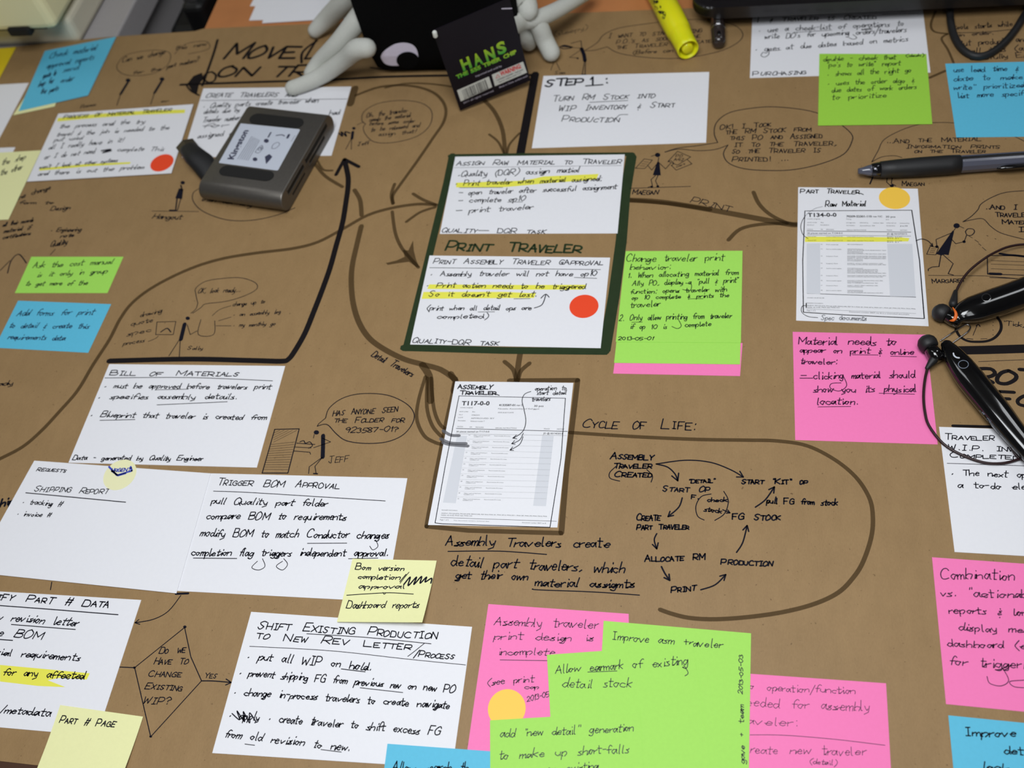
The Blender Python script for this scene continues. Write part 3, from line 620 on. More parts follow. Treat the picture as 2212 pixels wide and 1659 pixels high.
# ---------------------------------------------------------------- cards and notes
def sheet(name, cs, m, label, cat, z=0.0, th=.0003, group=None, curl=None, nx=1, ny=1):
    """paper sheet, corners TL, TR, BR, BL as photograph pixels (world Vectors allowed); curl(s, t) = lift, s right, t down"""
    zt = z + th
    q = [c if isinstance(c, Vector) else P(c[0], c[1], zt + (curl(*st) if curl else 0)) for c, st in zip(cs, ((0, 0), (1, 0), (1, 1), (0, 1)))]
    q = [Vector((a.x, a.y, zt)) for a in q]
    def at(s, t):
        a = q[0].lerp(q[1], s).lerp(q[3].lerp(q[2], s), t)
        return a + Vector((0, 0, curl(s, t) if curl else 0))
    top = [at(i / nx, j / ny) for j in range(ny + 1) for i in range(nx + 1)]
    v = top + [a - Vector((0, 0, th)) for a in top]; N = len(top); f = []
    ix = lambda i, j: j * (nx + 1) + i
    for j in range(ny):
        for i in range(nx):
            a, b, c, d = ix(i, j), ix(i, j + 1), ix(i + 1, j + 1), ix(i + 1, j)
            f += [(a, b, c, d), (a + N, d + N, c + N, b + N)]
    ring = [ix(i, 0) for i in range(nx)] + [ix(nx, j) for j in range(ny)] + [ix(i, ny) for i in range(nx, 0, -1)] + [ix(0, j) for j in range(ny, 0, -1)]
    for a, b in zip(ring, ring[1:] + ring[:1]): f.append((a, a + N, b + N, b)[::-1])
    ctr = (q[0] + q[1] + q[2] + q[3]) / 4; ctr.z = z
    o = obj(name, v, f, m, None, ctr); tag(o, label, cat, group)
    o.data.validate()
    o['_z'] = zt
    lift = None
    if curl:
        ex, ey = q[1] - q[0], q[3] - q[0]
        det = ex.x * ey.y - ex.y * ey.x
        def lift(p):
            d = p - q[0]
            s = (d.x * ey.y - d.y * ey.x) / det; t = (ex.x * d.y - ex.y * d.x) / det
            return curl(min(1, max(0, s)), min(1, max(0, t)))
    return o, lift
def rect(c, corner, w, h, ang=0.0, z=0.0003):
    """world corners of a w x h rectangle whose named corner is seen at pixel c"""
    p = P(c[0], c[1], z); x = Vector((math.cos(ang), math.sin(ang), 0)); y = Vector((-x.y, x.x, 0))
    a = p - x * (w if 'R' in corner else 0) + y * (h if 'B' in corner else 0)
    return [a, a + x * w, a + x * w - y * h, a - y * h]
def wr(par, cx, ry, lines, w, m=None, name='handwriting', dz=.00008, lift=None, sc=None):
    for L in lines: Ink(par['_z'] + dz, lift).K(cx, ry).t(L[0], *L[1:5], L[5] * .92, w * .88, .16, len(L) > 6).done(name, m or M_INK, par)
def ik(par, cx, ry, dz=.00008, lift=None): return Ink(par['_z'] + dz, lift).K(cx, ry)
def hil(par, cx, ry, pts, dz=.00004):
    return ik(par, cx, ry, dz).fill(pts).done('highlighter_stripe', M_HILITE, par)
def sticker(par, cx, ry, u, v, ru, m, rv=None, extra=None):
    """round paper dot: a true circle in the plane"""
    p = Ink(par['_z']).K(cx, ry).p(u, v); r = ru
    vs = []; z = par['_z']
    for zz in (z + .00002, z + .00012): vs += [Vector((p.x + r * math.cos(a), p.y + r * math.sin(a), zz)) for a in [2 * math.pi * k / 40 for k in range(40)]]
    f = [list(range(40))[::-1], list(range(40, 80))] + [(i, (i + 1) % 40, 40 + (i + 1) % 40, 40 + i) for i in range(40)]
    o = obj('round_sticker', vs, f, m, par)
    if extra: o['label'] = extra
    return o
CARD = 'index card'; NOTE = 'sticky note'
# two framed cards in the middle
a, _ = sheet('index_card', [(983.5, 338.5), (1349.5, 333.6), (1334, 504), (950, 505)], M_CARD, 'white index card "Assign raw material to traveler", upper card in the dark green frame', CARD)
hil(a, C1, R0, [(1605, 1455), (2100, 1440), (2212, 1425), (2300, 1405), (2740, 1385), (2720, 1430), (2300, 1462), (2000, 1490), (1605, 1492)])
wr(a, C1, R0, [('Assign Raw Material to Traveler', 1605, 1316, 2915, 1302, 42, 1)], 8)
ik(a, C1, R0).pl([(1590, 1335), (2920, 1318)], 3).done('ruled_line', M_PRINT, a)
wr(a, C1, R0, [('\u2022Quality (DQR) assign matial', 1610, 1408, 2580, 1370, 48), ('\u2022 Print traveler when material assigned:', 1590, 1480, 2760, 1440, 46), ('\u2014 open traveler after successful assignment'.replace('\u2014', '_'), 1620, 1555, 2880, 1505, 46), ('_ complete op10', 1620, 1615, 2150, 1600, 44)], 8)
wr(a, C1, R1, [('_ print traveler', 1595, 225, 2210, 192, 50), ('Quality__ DQR task', 1490, 376, 2310, 384, 40, 1)], 8)
ik(a, C1, R1).pl([(1630, 20), (1975, 18)], 5).pl([(2015, 135), (2135, 133)], 5).done('underline', M_INK, a)
a, _ = sheet('index_card', [(928, 552), (1318, 556.5), (1297.5, 752), (886, 744)], M_CARD, 'white card "Print assembly traveler" with orange-red dot, lower in the dark green frame', CARD)
hil(a, C1, R1, [(1390, 790), (2212, 795), (2640, 793), (2640, 812), (2610, 832), (2212, 832), (1375, 826)])
hil(a, C1, R1, [(1345, 850), (2000, 850), (2240, 862), (2225, 898), (1900, 900), (1330, 905)])
wr(a, C1, R1, [('Print Assembly Traveler @Approval', 1420, 624, 2770, 636, 44, 1)], 8)
ik(a, C1, R1).pl([(1395, 657), (2755, 672)], 5).done('ruled_line', M_INK, a)
wr(a, C1, R1, [('\u2022 Assembly traveler will not have op10', 1390, 724, 2720, 722, 46), ('\u2022 Print action needs to be triggered', 1360, 812, 2630, 826, 46), ("So it doesn't get lost.", 1385, 885, 2240, 888, 46), ('(print when all detail ops are', 1370, 996, 2200, 993, 42), ('completed)', 1450, 1062, 1850, 1060, 42), ('Quality_DQR task', 1255, 1252, 1935, 1278, 44, 1)], 8)
ik(a, C1, R1).l([(2228, 978), (2290, 950), (2320, 870)], 8).l([(2280, 900), (2318, 868), (2345, 892)], 8).pl([(2065, 905), (2195, 903)], 5).pl([(1780, 1010), (1910, 1008)], 5).pl([(2545, 735), (2725, 742)], 5).done('pen_arrow', M_INK, a)
sticker(a, C2, R1, 595, 965, .0095, M_RED, extra='orange-red round sticker')
# step card
a, _ = sheet('index_card', [(1174, 164), (1532, 155.4), (1525.3, 307.9), (1148.8, 320)], M_CARD, 'white index card headed "STEP 1:" above the dark green frame', CARD)
ik(a, C2, R0).t('STEP', 288, 688, 590, 672, 52, 16, .15).t('1:', 620, 680, 775, 664, 60, 15, .1).pl([(610, 684), (745, 674)], 14).done('title_lettering', M_INK, a)
wr(a, C2, R0, [('Turn RM Stock into', 345, 805, 1155, 778, 46, 1), ('WIP Inventory & Start', 390, 885, 1310, 852, 46, 1), ('Production', 415, 968, 870, 972, 48, 1)], 8)
ik(a, C2, R0).pl([(640, 815), (945, 800)], 6).l([(850, 945), (880, 915), (945, 912)], 6).done('underline', M_INK, a)
# green note with its pile
pn, _ = sheet('sticky_note', [(1334, 735), (1604, 741), (1598.6, 812.3), (1324.6, 806.9)], M_PINK, 'pink note of which only a strip shows below the green notes', NOTE, 0, .0001)
g2, _ = sheet('sticky_note', [(1347, 600), (1602, 602), (1598.6, 787), (1326.5, 783.8)], M_GREEN, 'blank green note under the green note "Change traveler print"', NOTE, .0002, .0001)
a, _ = sheet('sticky_note', [(1351.7, 542.4), (1604, 541.6), (1600.5, 740.4), (1330, 738.5)], M_GREEN, 'green sticky note "Change traveler print behavior" dated 2013-05-01', NOTE, .0004, .0001)
wr(a, C2, R1, [('Change traveler print', 930, 610, 1705, 600, 60), ('behavior:', 960, 675, 1285, 668, 46), ('1. When allocating material from', 945, 738, 1820, 712, 44), ('Ally PO, display a "pull & print"', 980, 800, 1825, 775, 44), ("function: opens traveler with", 965, 865, 1730, 845, 42), ('op 10 complete & prints the', 975, 912, 1745, 890, 36), ('traveler', 965, 978, 1195, 962, 50), ('2. Only allow printing from traveler', 875, 1078, 1765, 1058, 50), ('if op 10 is', 960, 1145, 1250, 1145, 44), ('complete', 1400, 1128, 1605, 1122, 44), ('2013-05-01', 868, 1234, 1145, 1234, 28)], 8, M_INKG)
ik(a, C2, R1).pl([(975, 1092), (1060, 1090)], 5).pl([(1425, 905), (1545, 904)], 5).l([(1350, 1075), (1370, 1120), (1340, 1142), (1295, 1125)], 6).l([(1405, 780), (1450, 790), (1440, 840), (1380, 830)], 6).done('underline', M_INKG, a)
# step-traveler documents
def doc(corner, label, name='document_print'):
    return sheet(name, corner, M_CARD, label, 'paper', 0, .0002)[0]
d = doc([(1724.2, 404.3), (1982.5, 407.6), (2006, 704.7), (1719.8, 692.3)], 'white printed sheet "Part traveler T134-0-0" with an orange dot and a yellow stripe')
k = ik(d, C3, R1).T('Part Traveler', 430, 62, 900, 68, 34, 8).t('Raw Material', 630, 170, 950, 165, 44, 8)
k.l([(870, 60), (910, 66), (932, 74)], 8).t('Spec documents', 595, 1072, 955, 1076, 42, 8)
k.pl([(467, 205), (1318, 199)], 6).pl([(1318, 199), (1380, 600), (1418, 1062)], 8).pl([(1418, 1062), (800, 1034), (455, 1012)], 7).pl([(455, 1012), (450, 600), (467, 205)], 7)
k.l([(608, 170), (540, 190), (470, 245), (435, 320), (450, 390), (492, 425)], 5).l([(480, 958), (445, 965), (442, 1010), (490, 1045), (570, 1055)], 5).pl([(478, 940), (478, 975)], 8)
k.done('handwriting', M_INK, d)
hil(d, C3, R1, [(470, 410), (900, 412), (1240, 416), (1300, 422), (1290, 447), (1100, 450), (466, 452)])
for cs in ([(482, 465), (588, 463), (590, 868), (480, 862)], [(1122, 468), (1322, 468), (1350, 890), (1145, 885)]): k.fill(cs)
k.done('shaded_column', M_PRINTG, d)
k = ik(d, C3, R1, .00006)
k.pr('T134-0-0', 490, 252, 720, 250, 29, .03).pr('70209-52301-110', 798, 256, 1000, 256, 15, .03).pr('rev NC', 1010, 256, 1085, 256, 14, .012).pr('30 pcs', 1112, 258, 1188, 258, 14, .012)
k.pl([(485, 364), (1312, 374)], 5).pl([(485, 396), (1312, 406)], 3).pl([(485, 862), (1350, 892)], 5).pl([(480, 985), (1350, 1022)], 2)
k.pr('30 pieces started on T134-0-0', 486, 388, 768, 388, 12, .012).pr('JD @ 02/27/2013', 1120, 394, 1280, 394, 12, .012)
for s, x0, x1, y in (('STATION', 486, 530, 356), ('OP', 592, 610, 356), ('PROCESS', 638, 698, 357), ('SPECIAL INSTRUCTIONS', 800, 955, 361), ('TRACE', 1118, 1162, 362), ('HISTORY', 1226, 1282, 363), ('traveler (original)', 486, 588, 272), ('Fitting', 798, 836, 274), ('pcs', 1113, 1136, 276), ('work order', 486, 565, 300), ('due', 592, 616, 300), ('program', 798, 868, 302), ('planned by', 905, 972, 302), ('revision date', 1010, 1094, 304), ('entered on', 1116, 1196, 304), ('reviewed by', 1222, 1300, 306), ('M134-L2', 486, 540, 321), ('02/18/2013', 592, 658, 321), ('02/19/2013', 798, 864, 325), ('Jonathan 09', 905, 1024, 326), ('02/20/2013', 1116, 1184, 327), ('Jeff', 1222, 1288, 328)):
    k.pr(s, x0, y, x1, y + 1, 8, 0)
for y in (409, 440):
    k.pr('Material RM', 490, y + 3, 556, y + 3, 7, 0).pr('Cold rolled 0.0125', 638, y + 4, 768, y + 4, 7, 0).pr('AMS 2345 material T-6 in stock', 803, y + 6, 1016, y + 6, 7, 0).pr('RM1 2130', 1124, y + 7, 1240, y + 8, 7, 0).pr('RM 21', 1124, y + 17, 1212, y + 18, 7, 0)
yy = [475, 512, 568, 626, 665, 723, 763, 802, 841]; nl = [1, 5, 5, 2, 5, 2, 3, 2, 3]
names = ['Pull material', 'Send to outside supplier', 'Inspect Part', 'Inspect Part', 'Send to outside supplier', 'Inspect Part', 'Send to outside supplier', 'Inspect Part', 'Send to outside supplier']
for y, n, s in zip(yy, nl, names):
    k.pr(str(10 + yy.index(y)), 594, y, 606, y, 8, 0).pr(s, 638, y + 1, 700 + 5 * len(s) // 2, y + 2, 7, 0)
    for j in range(n): k.pr(random.choice(['MACHINE COMPLETE PER DRAWING AND SPEC', 'INSPECT 100 PCT VERIFY HARDNESS CERT', 'SEND TO SUPPLIER FOR PENETRANT TEST']), 806, y + j * 9.5, random.choice([930, 1050, 1090, 1115]), y + 2 + j * 9.5, 6.5, 0)
k.pr('SCHED DUE 02/28', 484, 900, 620, 902, 7, 0).pr('REQUIRED DOCUMENTS', 484, 942, 612, 946, 7, 0).pr('ASQR-01, PW-QA-6076, PW-QA 6078, DRWG1090, PDF 7014, PWA 301, PWA 307-A, PWA 307-1, PWA 387, PWA 370, PWA 73010, PWA', 484, 962, 1348, 990, 9, 0).pr('70030, AS 9100, PWA 363, PWA 310', 484, 978, 742, 980, 9, 0).pr('Page 1 of 2', 484, 1002, 552, 1003, 9, 0).pr('Document number 0007 rev B is a controlled document', 820, 1012, 1298, 1034, 8, 0)
k.done('printed_text', M_PRINT, d)
sticker(d, C3, R0, 1180, 1578, .0098, M_ORANGE, extra='orange round sticker')
d = doc([(983.5, 823.8), (1238.5, 827), (1204, 1139.5), (924.5, 1134)], 'white printed sheet "Assembly traveler T117-0-0" inside the brown drawn frame')
k = ik(d, C1, R2).T('Assembly', 1618, 148, 1888, 150, 40, 9).T('Traveler', 1632, 192, 1920, 194, 34, 9).l([(1890, 185), (1925, 190), (1948, 200)], 7)
k.pl([(1628, 203), (2475, 222)], 5).pl([(2475, 222), (2440, 700), (2352, 1250)], 6).pl([(2352, 1250), (1500, 1222), (1437, 1215)], 6).pl([(1437, 1215), (1520, 750), (1628, 203)], 6)
k.t('operation to', 2232, 160, 2480, 155, 36, 6).t('start detail', 2248, 194, 2480, 192, 34, 6).t('travelers', 2207, 246, 2350, 240, 36, 6)
k.l([(2200, 168), (2150, 190), (2130, 240), (2145, 310), (2160, 400), (2145, 470), (2110, 510), (2060, 540)], 6).pl([(2085, 515), (2055, 540), (2088, 545)], 6)
k.l([(2140, 500), (2110, 555), (2048, 585)], 6).pl([(2070, 560), (2046, 585), (2075, 588)], 6).l([(2138, 528), (2110, 590), (2035, 635)], 6).pl([(2055, 610), (2033, 636), (2062, 638)], 6)
k.done('handwriting', M_INK, d)
for cs in ([(1612, 520), (1692, 522), (1602, 1058), (1500, 1052)], [(2290, 520), (2382, 523), (2320, 1082), (2218, 1078)]): ik(d, C1, R2, .00003).fill(cs).done('shaded_column', M_PRINTG, d)
for pts in ([(1500, 575), (1560, 592), (1700, 603)], [(1480, 545), (1560, 578), (1685, 583)], [(1500, 480), (1560, 515), (1630, 520)]): ik(d, C1, R2, .00005).l(pts, 26).done('marker_curve', M_GREY, d)
k = ik(d, C1, R2, .00007)
k.pr('T117-0-0', 1648, 278, 1870, 278, 32, .03).pr('4133587-01', 1945, 284, 2075, 284, 15, .03).pr('rev D', 2085, 284, 2140, 284, 13, .012).pr('30 pcs', 2225, 291, 2300, 291, 15, .012)
k.pl([(1606, 463), (2490, 486)], 5).pl([(1600, 505), (2485, 520)], 1.6).pl([(1480, 1172), (2405, 1202)], 3)
k.pr('30 pieces started on T117-0-0', 1606, 494, 1868, 495, 13, .012).pr('JD @ 05/14/2013', 2298, 508, 2452, 510, 13, .012)
for s, x0, x1, y in (('STATION', 1612, 1658, 452), ('OP', 1712, 1730, 456), ('PROCESS', 1760, 1824, 458), ('SPECIAL INSTRUCTIONS', 1918, 2086, 464), ('TRACE', 2302, 2348, 470), ('HISTORY', 2408, 2466, 472), ('traveler (original)', 1638, 1736, 300), ('Nozzle Assembly of Exhaust', 1940, 2268, 310), ('pcs', 2222, 2242, 314), ('work order', 1630, 1702, 332), ('due', 1732, 1754, 333), ('M117', 1628, 1656, 358), ('05/06/2013', 1728, 1790, 360), ('LOT', 1622, 1660, 380), ('APPROVED BY', 1722, 1908, 386), ('Description', 1618, 1680, 404), ('Exhaust nozzle 7', 1720, 1830, 409), ('03/05 ALSO 0 DATE', 1938, 2062, 340)):
    k.pr(s, x0, y, x1, y + 1, 9, 0)
for i in range(12):
    f = i / 11; x = 1704 - 88 * f; y = 519 + 507 * f
    k.pr('%d' % (10 + i), x, y, x + 12, y, 8, 0).pr('Make 1 each of detail part', 1745 - 85 * f, y + 2, 1875 - 80 * f, y + 4, 7, 0).pr('4133588-01 rev D', 1745 - 88 * f, y + 13, 1818 - 82 * f, y + 14, 7, 0).pr('Record traveler ID in trace', 1908 - 80 * f, y + 6, 2036 - 76 * f, y + 9, 7, 0)
    if i < 11: k.pl([(1690 - 90 * f, y + 28), (2380 - 60 * f, y + 42)], .7)
k.pr('REQUIRED DOCUMENTS', 1490, 1116, 1614, 1120, 7, 0).pr('ASQR-01, PW-QA-6076, PW-QA 6078, DRWG1090, PDF 7014, PWA 301, PWA 307-A, PWA 307-1, PWA 387, PWA 373, PWA 73010, PWA', 1486, 1142, 2328, 1168, 9, 0).pr('70030, AS 9100, PWA 363, PWA 310', 1484, 1158, 1732, 1164, 9, 0).pr('Page 1 of 2', 1476, 1194, 1544, 1196, 9, 0).pr('This document contains technical data', 1584, 1198, 1868, 1206, 6, 0).pr('Document number 0007 rev B', 2130, 1216, 2320, 1222, 8, 0)
k.done('printed_text', M_PRINT, d)
# pink note on the right
a, _ = sheet('sticky_note', [(1712.4, 716.8), (2000, 723), (2025.7, 960), (1717.8, 950.5)], M_PINK, 'pink sticky note "Material needs to appear on print & online traveler" under the headset', NOTE, 0, .0001)
wr(a, C3, R1, [('Material needs to', 415, 1268, 1190, 1274, 66), ('appear on print & online', 425, 1330, 1330, 1350, 50), ('traveler:', 430, 1425, 720, 1425, 50), ('_ clicking material should', 430, 1545, 1340, 1532, 60), ('show you its physical', 535, 1650, 1350, 1645, 60)], 10, M_INKP)
wr(a, C3, R2, [('location.', 560, 272, 885, 270, 60)], 10, M_INKP)
ik(a, C3, R2).pl([(572, 291), (832, 288)], 6).pl([(1058, 182), (1340, 190)], 6).l([(770, 40), (800, 120), (740, 165), (670, 140), (680, 105), (755, 100)], 7).done('underline', M_INKP, a)
ik(a, C3, R1).pl([(845, 1350), (1050, 1352)], 6).pl([(1150, 1362), (1355, 1366)], 6).pl([(428, 1537), (530, 1537)], 8).done('underline', M_INKP, a)
# lower right
a, _ = sheet('index_card', rect((2028.5, 922), 'TL', .127, .0762, .0), M_CARD, 'white index card "Traveler W.I.P. inventory completed" at the right edge under the headset', CARD)
wr(a, C3, R2, [('Traveler', 1580, 552, 1975, 556, 48, 1), ('W.I.P. Inventory', 1610, 635, 2420, 650, 46, 1), ('Completed', 1625, 692, 2170, 712, 44, 1), ('\u2022 The next operation', 1625, 835, 2480, 860, 56), ('a to-do element', 1685, 935, 2420, 955, 56)], 9)
ik(a, C3, R2).pl([(1600, 740), (2260, 762)], 5).done('ruled_line', M_INK, a)
a, _ = sheet('sticky_note', rect((2013.5, 1203.4), 'TL', .0762, .0762, math.radians(-.8)), M_PINK, 'pink sticky note "Combination of reports vs. actionable" cut by the right edge', NOTE, 0, .0001)
wr(a, C3, R3, [('Combination of', 1548, 150, 2330, 165, 90), ('vs. "actionable"', 1550, 290, 2380, 310, 72), ('reports & long-', 1615, 425, 2330, 448, 64), ('display media', 1690, 562, 2330, 590, 64), ('dashboard (easy', 1605, 690, 2380, 715, 62), ('for triggering', 1620, 840, 2330, 875, 80)], 10, M_INKP)
ik(a, C3, R3).l([(2040, 860), (2090, 960), (2030, 1005), (1940, 985), (1918, 930)], 7).l([(2212, 960), (2100, 970), (2130, 1010), (2212, 1020)], 7).done('pen_flourish', M_INKP, a)
a, _ = sheet('sticky_note', rect((2048.7, 1545), 'TL', .0762, .0762, math.radians(-.8)), M_BLUE, 'blue sticky note starting "Improve" in the bottom right corner', NOTE, 0, .0001)
wr(a, C3, R3, [('Improve ...', 1745, 1400, 2350, 1420, 80), ('detail', 2055, 1545, 2330, 1570, 70), ('look at', 1880, 1670, 2300, 1700, 70)], 11)
# bottom middle pile
p1, _ = sheet('sticky_note', [(1055, 1304.8), (1358, 1326), (1363, 1640), (1009.5, 1620)], M_PINK, 'pink sticky note "Assembly traveler print design is incomplete" at the bottom', NOTE, .0000, .0001)
wr(p1, C1, R3, [('Assembly traveler', 1905, 522, 2730, 545, 80), ('print design is', 1908, 632, 2690, 650, 66), ('incomplete', 1935, 758, 2385, 760, 66), ('(see print', 1855, 1000, 2220, 970, 60), ('cap', 2150, 1030, 2260, 1030, 40), ('2013-05-', 2170, 1130, 2370, 1085, 44)], 8, M_INKP)
ik(p1, C1, R3).pl([(1955, 798), (2345, 804)], 6).done('underline', M_INKP, p1)
sticker(p1, C1, R3, 2008, 1185, .0098, M_ORANGE, extra='orange round sticker')
p2, _ = sheet('sticky_note', [(1600, 1454), (1914, 1476), (1932, 1790), (1590, 1770)], M_PINK, 'pink sticky note "Go to operation/function needed for assembly traveler" right of the green pile', NOTE, 0, .0001)
wr(p2, C3, R3, [('Go to', -230, 1028, 55, 1030, 50), ('operation/function', 165, 1045, 865, 1068, 64), ('needed for assembly', -60, 1165, 975, 1205, 80), ('traveler:', -100, 1300, 405, 1328, 72), ('Create new traveler', -40, 1540, 950, 1560, 80), ('(detail)', 505, 1620, 715, 1640, 44)], 6, M_INKP)
ik(p2, C3, R3).l([(30, 1395), (300, 1398), (700, 1430), (1105, 1478)], 5).done('ruled_line', M_INKP, p2)
g1, _ = sheet('sticky_note', [(1304, 1341), (1622.5, 1368), (1617, 1700), (1283, 1690)], M_GREEN, 'green sticky note "Improve asm traveler" with sideways writing, rearmost of the green pile', NOTE, .0003, .0001)
wr(g1, C2, R3, [('Improve asm traveler', 815, 635, 1690, 705, 70)], 8, M_INKG)
ik(g1, C2, R3).t('gave + team', 1875, 1625, 1865, 1160, 46, 7, .1).t('2013-05-03', 1858, 1070, 1862, 760, 32, 7, .1).done('sideways_handwriting', M_INKG, g1)
g3, _ = sheet('sticky_note', [(1181.4, 1414.5), (1497, 1392), (1545, 1720), (1200, 1745)], M_GREEN, 'green sticky note "Allow earmark of existing detail stock" in the bottom pile', NOTE, .0005, .0001)
wr(g3, C2, R3, [('Allow earmark of existing', 365, 905, 1420, 835, 78), ('detail stock', 420, 1020, 970, 1015, 78)], 8, M_INKG)
ik(g3, C2, R3).pl([(625, 895), (858, 886)], 6).l([(1390, 840), (1425, 900), (1400, 925)], 7).done('underline', M_INKG, g3)
g4, _ = sheet('sticky_note', [(1058.5, 1556), (1383, 1537), (1402, 1860), (1060, 1880)], M_GREEN, 'green sticky note "add new detail generation to make up short-falls", front of the bottom pile', NOTE, .0007, .0001)
wr(g4, C2, R3, [('add "new detail" generation', -75, 1415, 985, 1365, 72), ('to make up short-falls', -80, 1590, 950, 1535, 78), ('on existing', 300, 1700, 700, 1670, 78)], 8, M_INKG)
b, _ = sheet('sticky_note', [(837, 1606.5), (1090, 1625), (1085, 1910), (800, 1890)], M_BLUE, 'blue sticky note starting "Allow" cut by the bottom edge beside the green pile', NOTE, .0003, .0001)
wr(b, C1, R3, [('Allow search th', 1090, 1690, 1700, 1690, 90)], 10)
# shift card
a, _ = sheet('index_card', [(542.5, 1321.6), (1019.8, 1354), (977, 1660), (458.4, 1626.7)], M_CARD, 'white index card "Shift existing production to new rev letter" at the bottom', CARD)
wr(a, C1, R3, [('Shift Existing Production', 20, 548, 1445, 634, 70, 1), ('to New Rev Letter', 10, 628, 1240, 718, 60, 1), ('/Process', 1270, 770, 1585, 792, 52, 1)], 10)
ik(a, C1, R3).l([(415, 590), (900, 620), (1405, 670)], 6).l([(-40, 690), (600, 725), (1200, 790), (1680, 838)], 5).l([(1220, 770), (1260, 740), (1350, 668)], 6).done('ruled_line', M_INK, a)
wr(a, C1, R3, [('\u2022 put all WIP on hold.', -70, 790, 920, 880, 72), ('\u2022 prevent shipping FG from previous rev on new PO', -130, 920, 1590, 1060, 66), ('\u2022 change in-process travelers to create navigate', -175, 1075, 1545, 1185, 66), ('\u2022 apply \u2022 create traveler to shift excess FG', -215, 1260, 1465, 1400, 72), ('from old revision to new.', -240, 1410, 750, 1525, 72)], 10)
ik(a, C1, R3).pl([(690, 870), (880, 893)], 7).pl([(840, 1020), (1180, 1058)], 6).pl([(528, 1512), (690, 1532)], 6).pl([(-78, 1468), (0, 1478)], 6).done('underline', M_INK, a)
ik(a, C1, R3).l([(-180, 1225), (-120, 1275), (-140, 1205), (-80, 1290), (-90, 1210), (-40, 1300), (-40, 1220), (10, 1290)], 9).done('crossed_out_word', M_INK, a)
# pale note with a curled corner
pc = lambda s, t: .0035 * s * t * t + .001 * t * t
a, lf = sheet('sticky_note', [(761.6, 1206.9), (943.3, 1211), (912, 1344.6), (727.7, 1343.3)], M_PALE, 'pale yellow sticky note "Bom version completion/approval" with a lifted corner', NOTE, .0006, .0001, None, pc, 8, 8)
wr(a, C1, R3, [('Bom version', 800, 80, 1185, 90, 52), ('completion/', 820, 152, 1190, 162, 44), ('approval', 825, 230, 1190, 235, 44), ('Dashboard reports', 730, 390, 1310, 395, 64)], 9, None, lift=lf)
ik(a, C1, R3, .00008, lf).l([(735, 285), (900, 275), (1080, 268), (1268, 280)], 7).l([(1025, 265), (1035, 280), (1048, 268)], 6).l([(1190, 200), (1240, 140), (1225, 210), (1290, 140), (1270, 200), (1330, 135), (1320, 190), (1370, 140), (1360, 180), (1410, 150), (1405, 190)], 12).l([(1160, 190), (1190, 150), (1230, 100)], 6).done('crossed_out_word', M_INK, a)
# BOM approval card and the card lying over its left edge
a, _ = sheet('index_card', [(453, 1022.4), (880, 1033), (846, 1309), (379, 1282)][:2] + [(833, 1300), (375, 1276)], M_CARD, 'white index card "Trigger BOM approval" under the pale yellow note', CARD)
wr(a, C0, R2, [('Trigger BOM Approval', 1730, 912, 2700, 942, 58, 1)], 9)
ik(a, C0, R2).l([(1700, 962), (2028, 975), (3068, 1040)], 6).done('ruled_line', M_INK, a)
wr(a, C0, R2, [('pull Quality part folder', 1680, 1062, 2600, 1082, 60), ('compare BOM to requirements', 1640, 1182, 2750, 1192, 66), ('modify BOM to match Conductor changes', 1590, 1322, 3085, 1340, 70), ('completion flag triggers independent approval.', 1520, 1475, 3085, 1480, 66)], 10)
ik(a, C0, R2).pl([(1540, 1495), (1885, 1498)], 7).pl([(2448, 1378), (2762, 1376)], 6).pl([(2775, 1500), (3010, 1495)], 6).l([(2090, 1500), (2110, 1560), (2060, 1590), (2005, 1570), (2050, 1520)], 6).l([(2260, 1500), (2290, 1545), (2250, 1590), (2200, 1560), (2250, 1520)], 6).l([(2990, 1350), (3010, 1400), (2970, 1430), (2945, 1400)], 6).done('underline', M_INK, a)
a, _ = sheet('index_card', [(74, 995), (455, 1022.5), (381, 1281.7), (-60, 1236)], M_CARD, 'mostly blank white index card "Shipping report" at the left edge, lapping the BOM approval card', CARD, .0004)
wr(a, C0, R2, [('Requests', 290, 800, 520, 812, 34, 1), ('Shipping Report', 270, 960, 850, 985, 56, 1), ('\u2022 tracking #', 170, 1060, 480, 1085, 50), ('\u2022 invoice #', 130, 1155, 390, 1170, 44)], 8)
ik(a, C0, R2).pl([(205, 975), (1000, 1050)], 8).done('ruled_line', M_INK, a)
sticker(a, C0, R2, 955, 832, .0108, mat('cream_sticker', (240, 238, 190), .6), extra='cream round sticker with blue lettering')
k = ik(a, C0, R2, .0002).pl([(868, 768), (930, 835), (1050, 800), (1040, 768)], 16).pl([(890, 800), (940, 838), (1000, 820)], 16).t('URGENT', 885, 810, 1035, 800, 26, 8)
k.done('sticker_lettering', mat('blue_print', (50, 70, 190), .5), a)
# bill of materials card
a, _ = sheet('index_card', [(236, 786.5), (616, 790.6), (554.7, 1010), (147.8, 999.4)], M_CARD, 'white index card "Bill of materials" under the thick black marker line', CARD, 0)
wr(a, C0, R1, [('Bill of Materials', 870, 1515, 1895, 1520, 46, 1), ('\u2022 must be approved before travelers print', 820, 1615, 2150, 1625, 48)], 9)
ik(a, C0, R1).l([(835, 1535), (1500, 1532), (2170, 1558)], 6).done('ruled_line', M_INK, a)
wr(a, C0, R2, [('\u2022 specifies assembly details.', 770, 228, 1880, 228, 48), ('\u2022 Blueprint that traveler is created from', 710, 370, 2115, 395, 50), ('Data - generated by Quality Engineer', 575, 712, 1610, 718, 44)], 9)
ik(a, C0, R2).pl([(1250, 275), (1810, 250)], 6).pl([(795, 398), (1075, 392)], 6).pl([(1235, 155), (1500, 150)], 5).done('underline', M_INK, a)
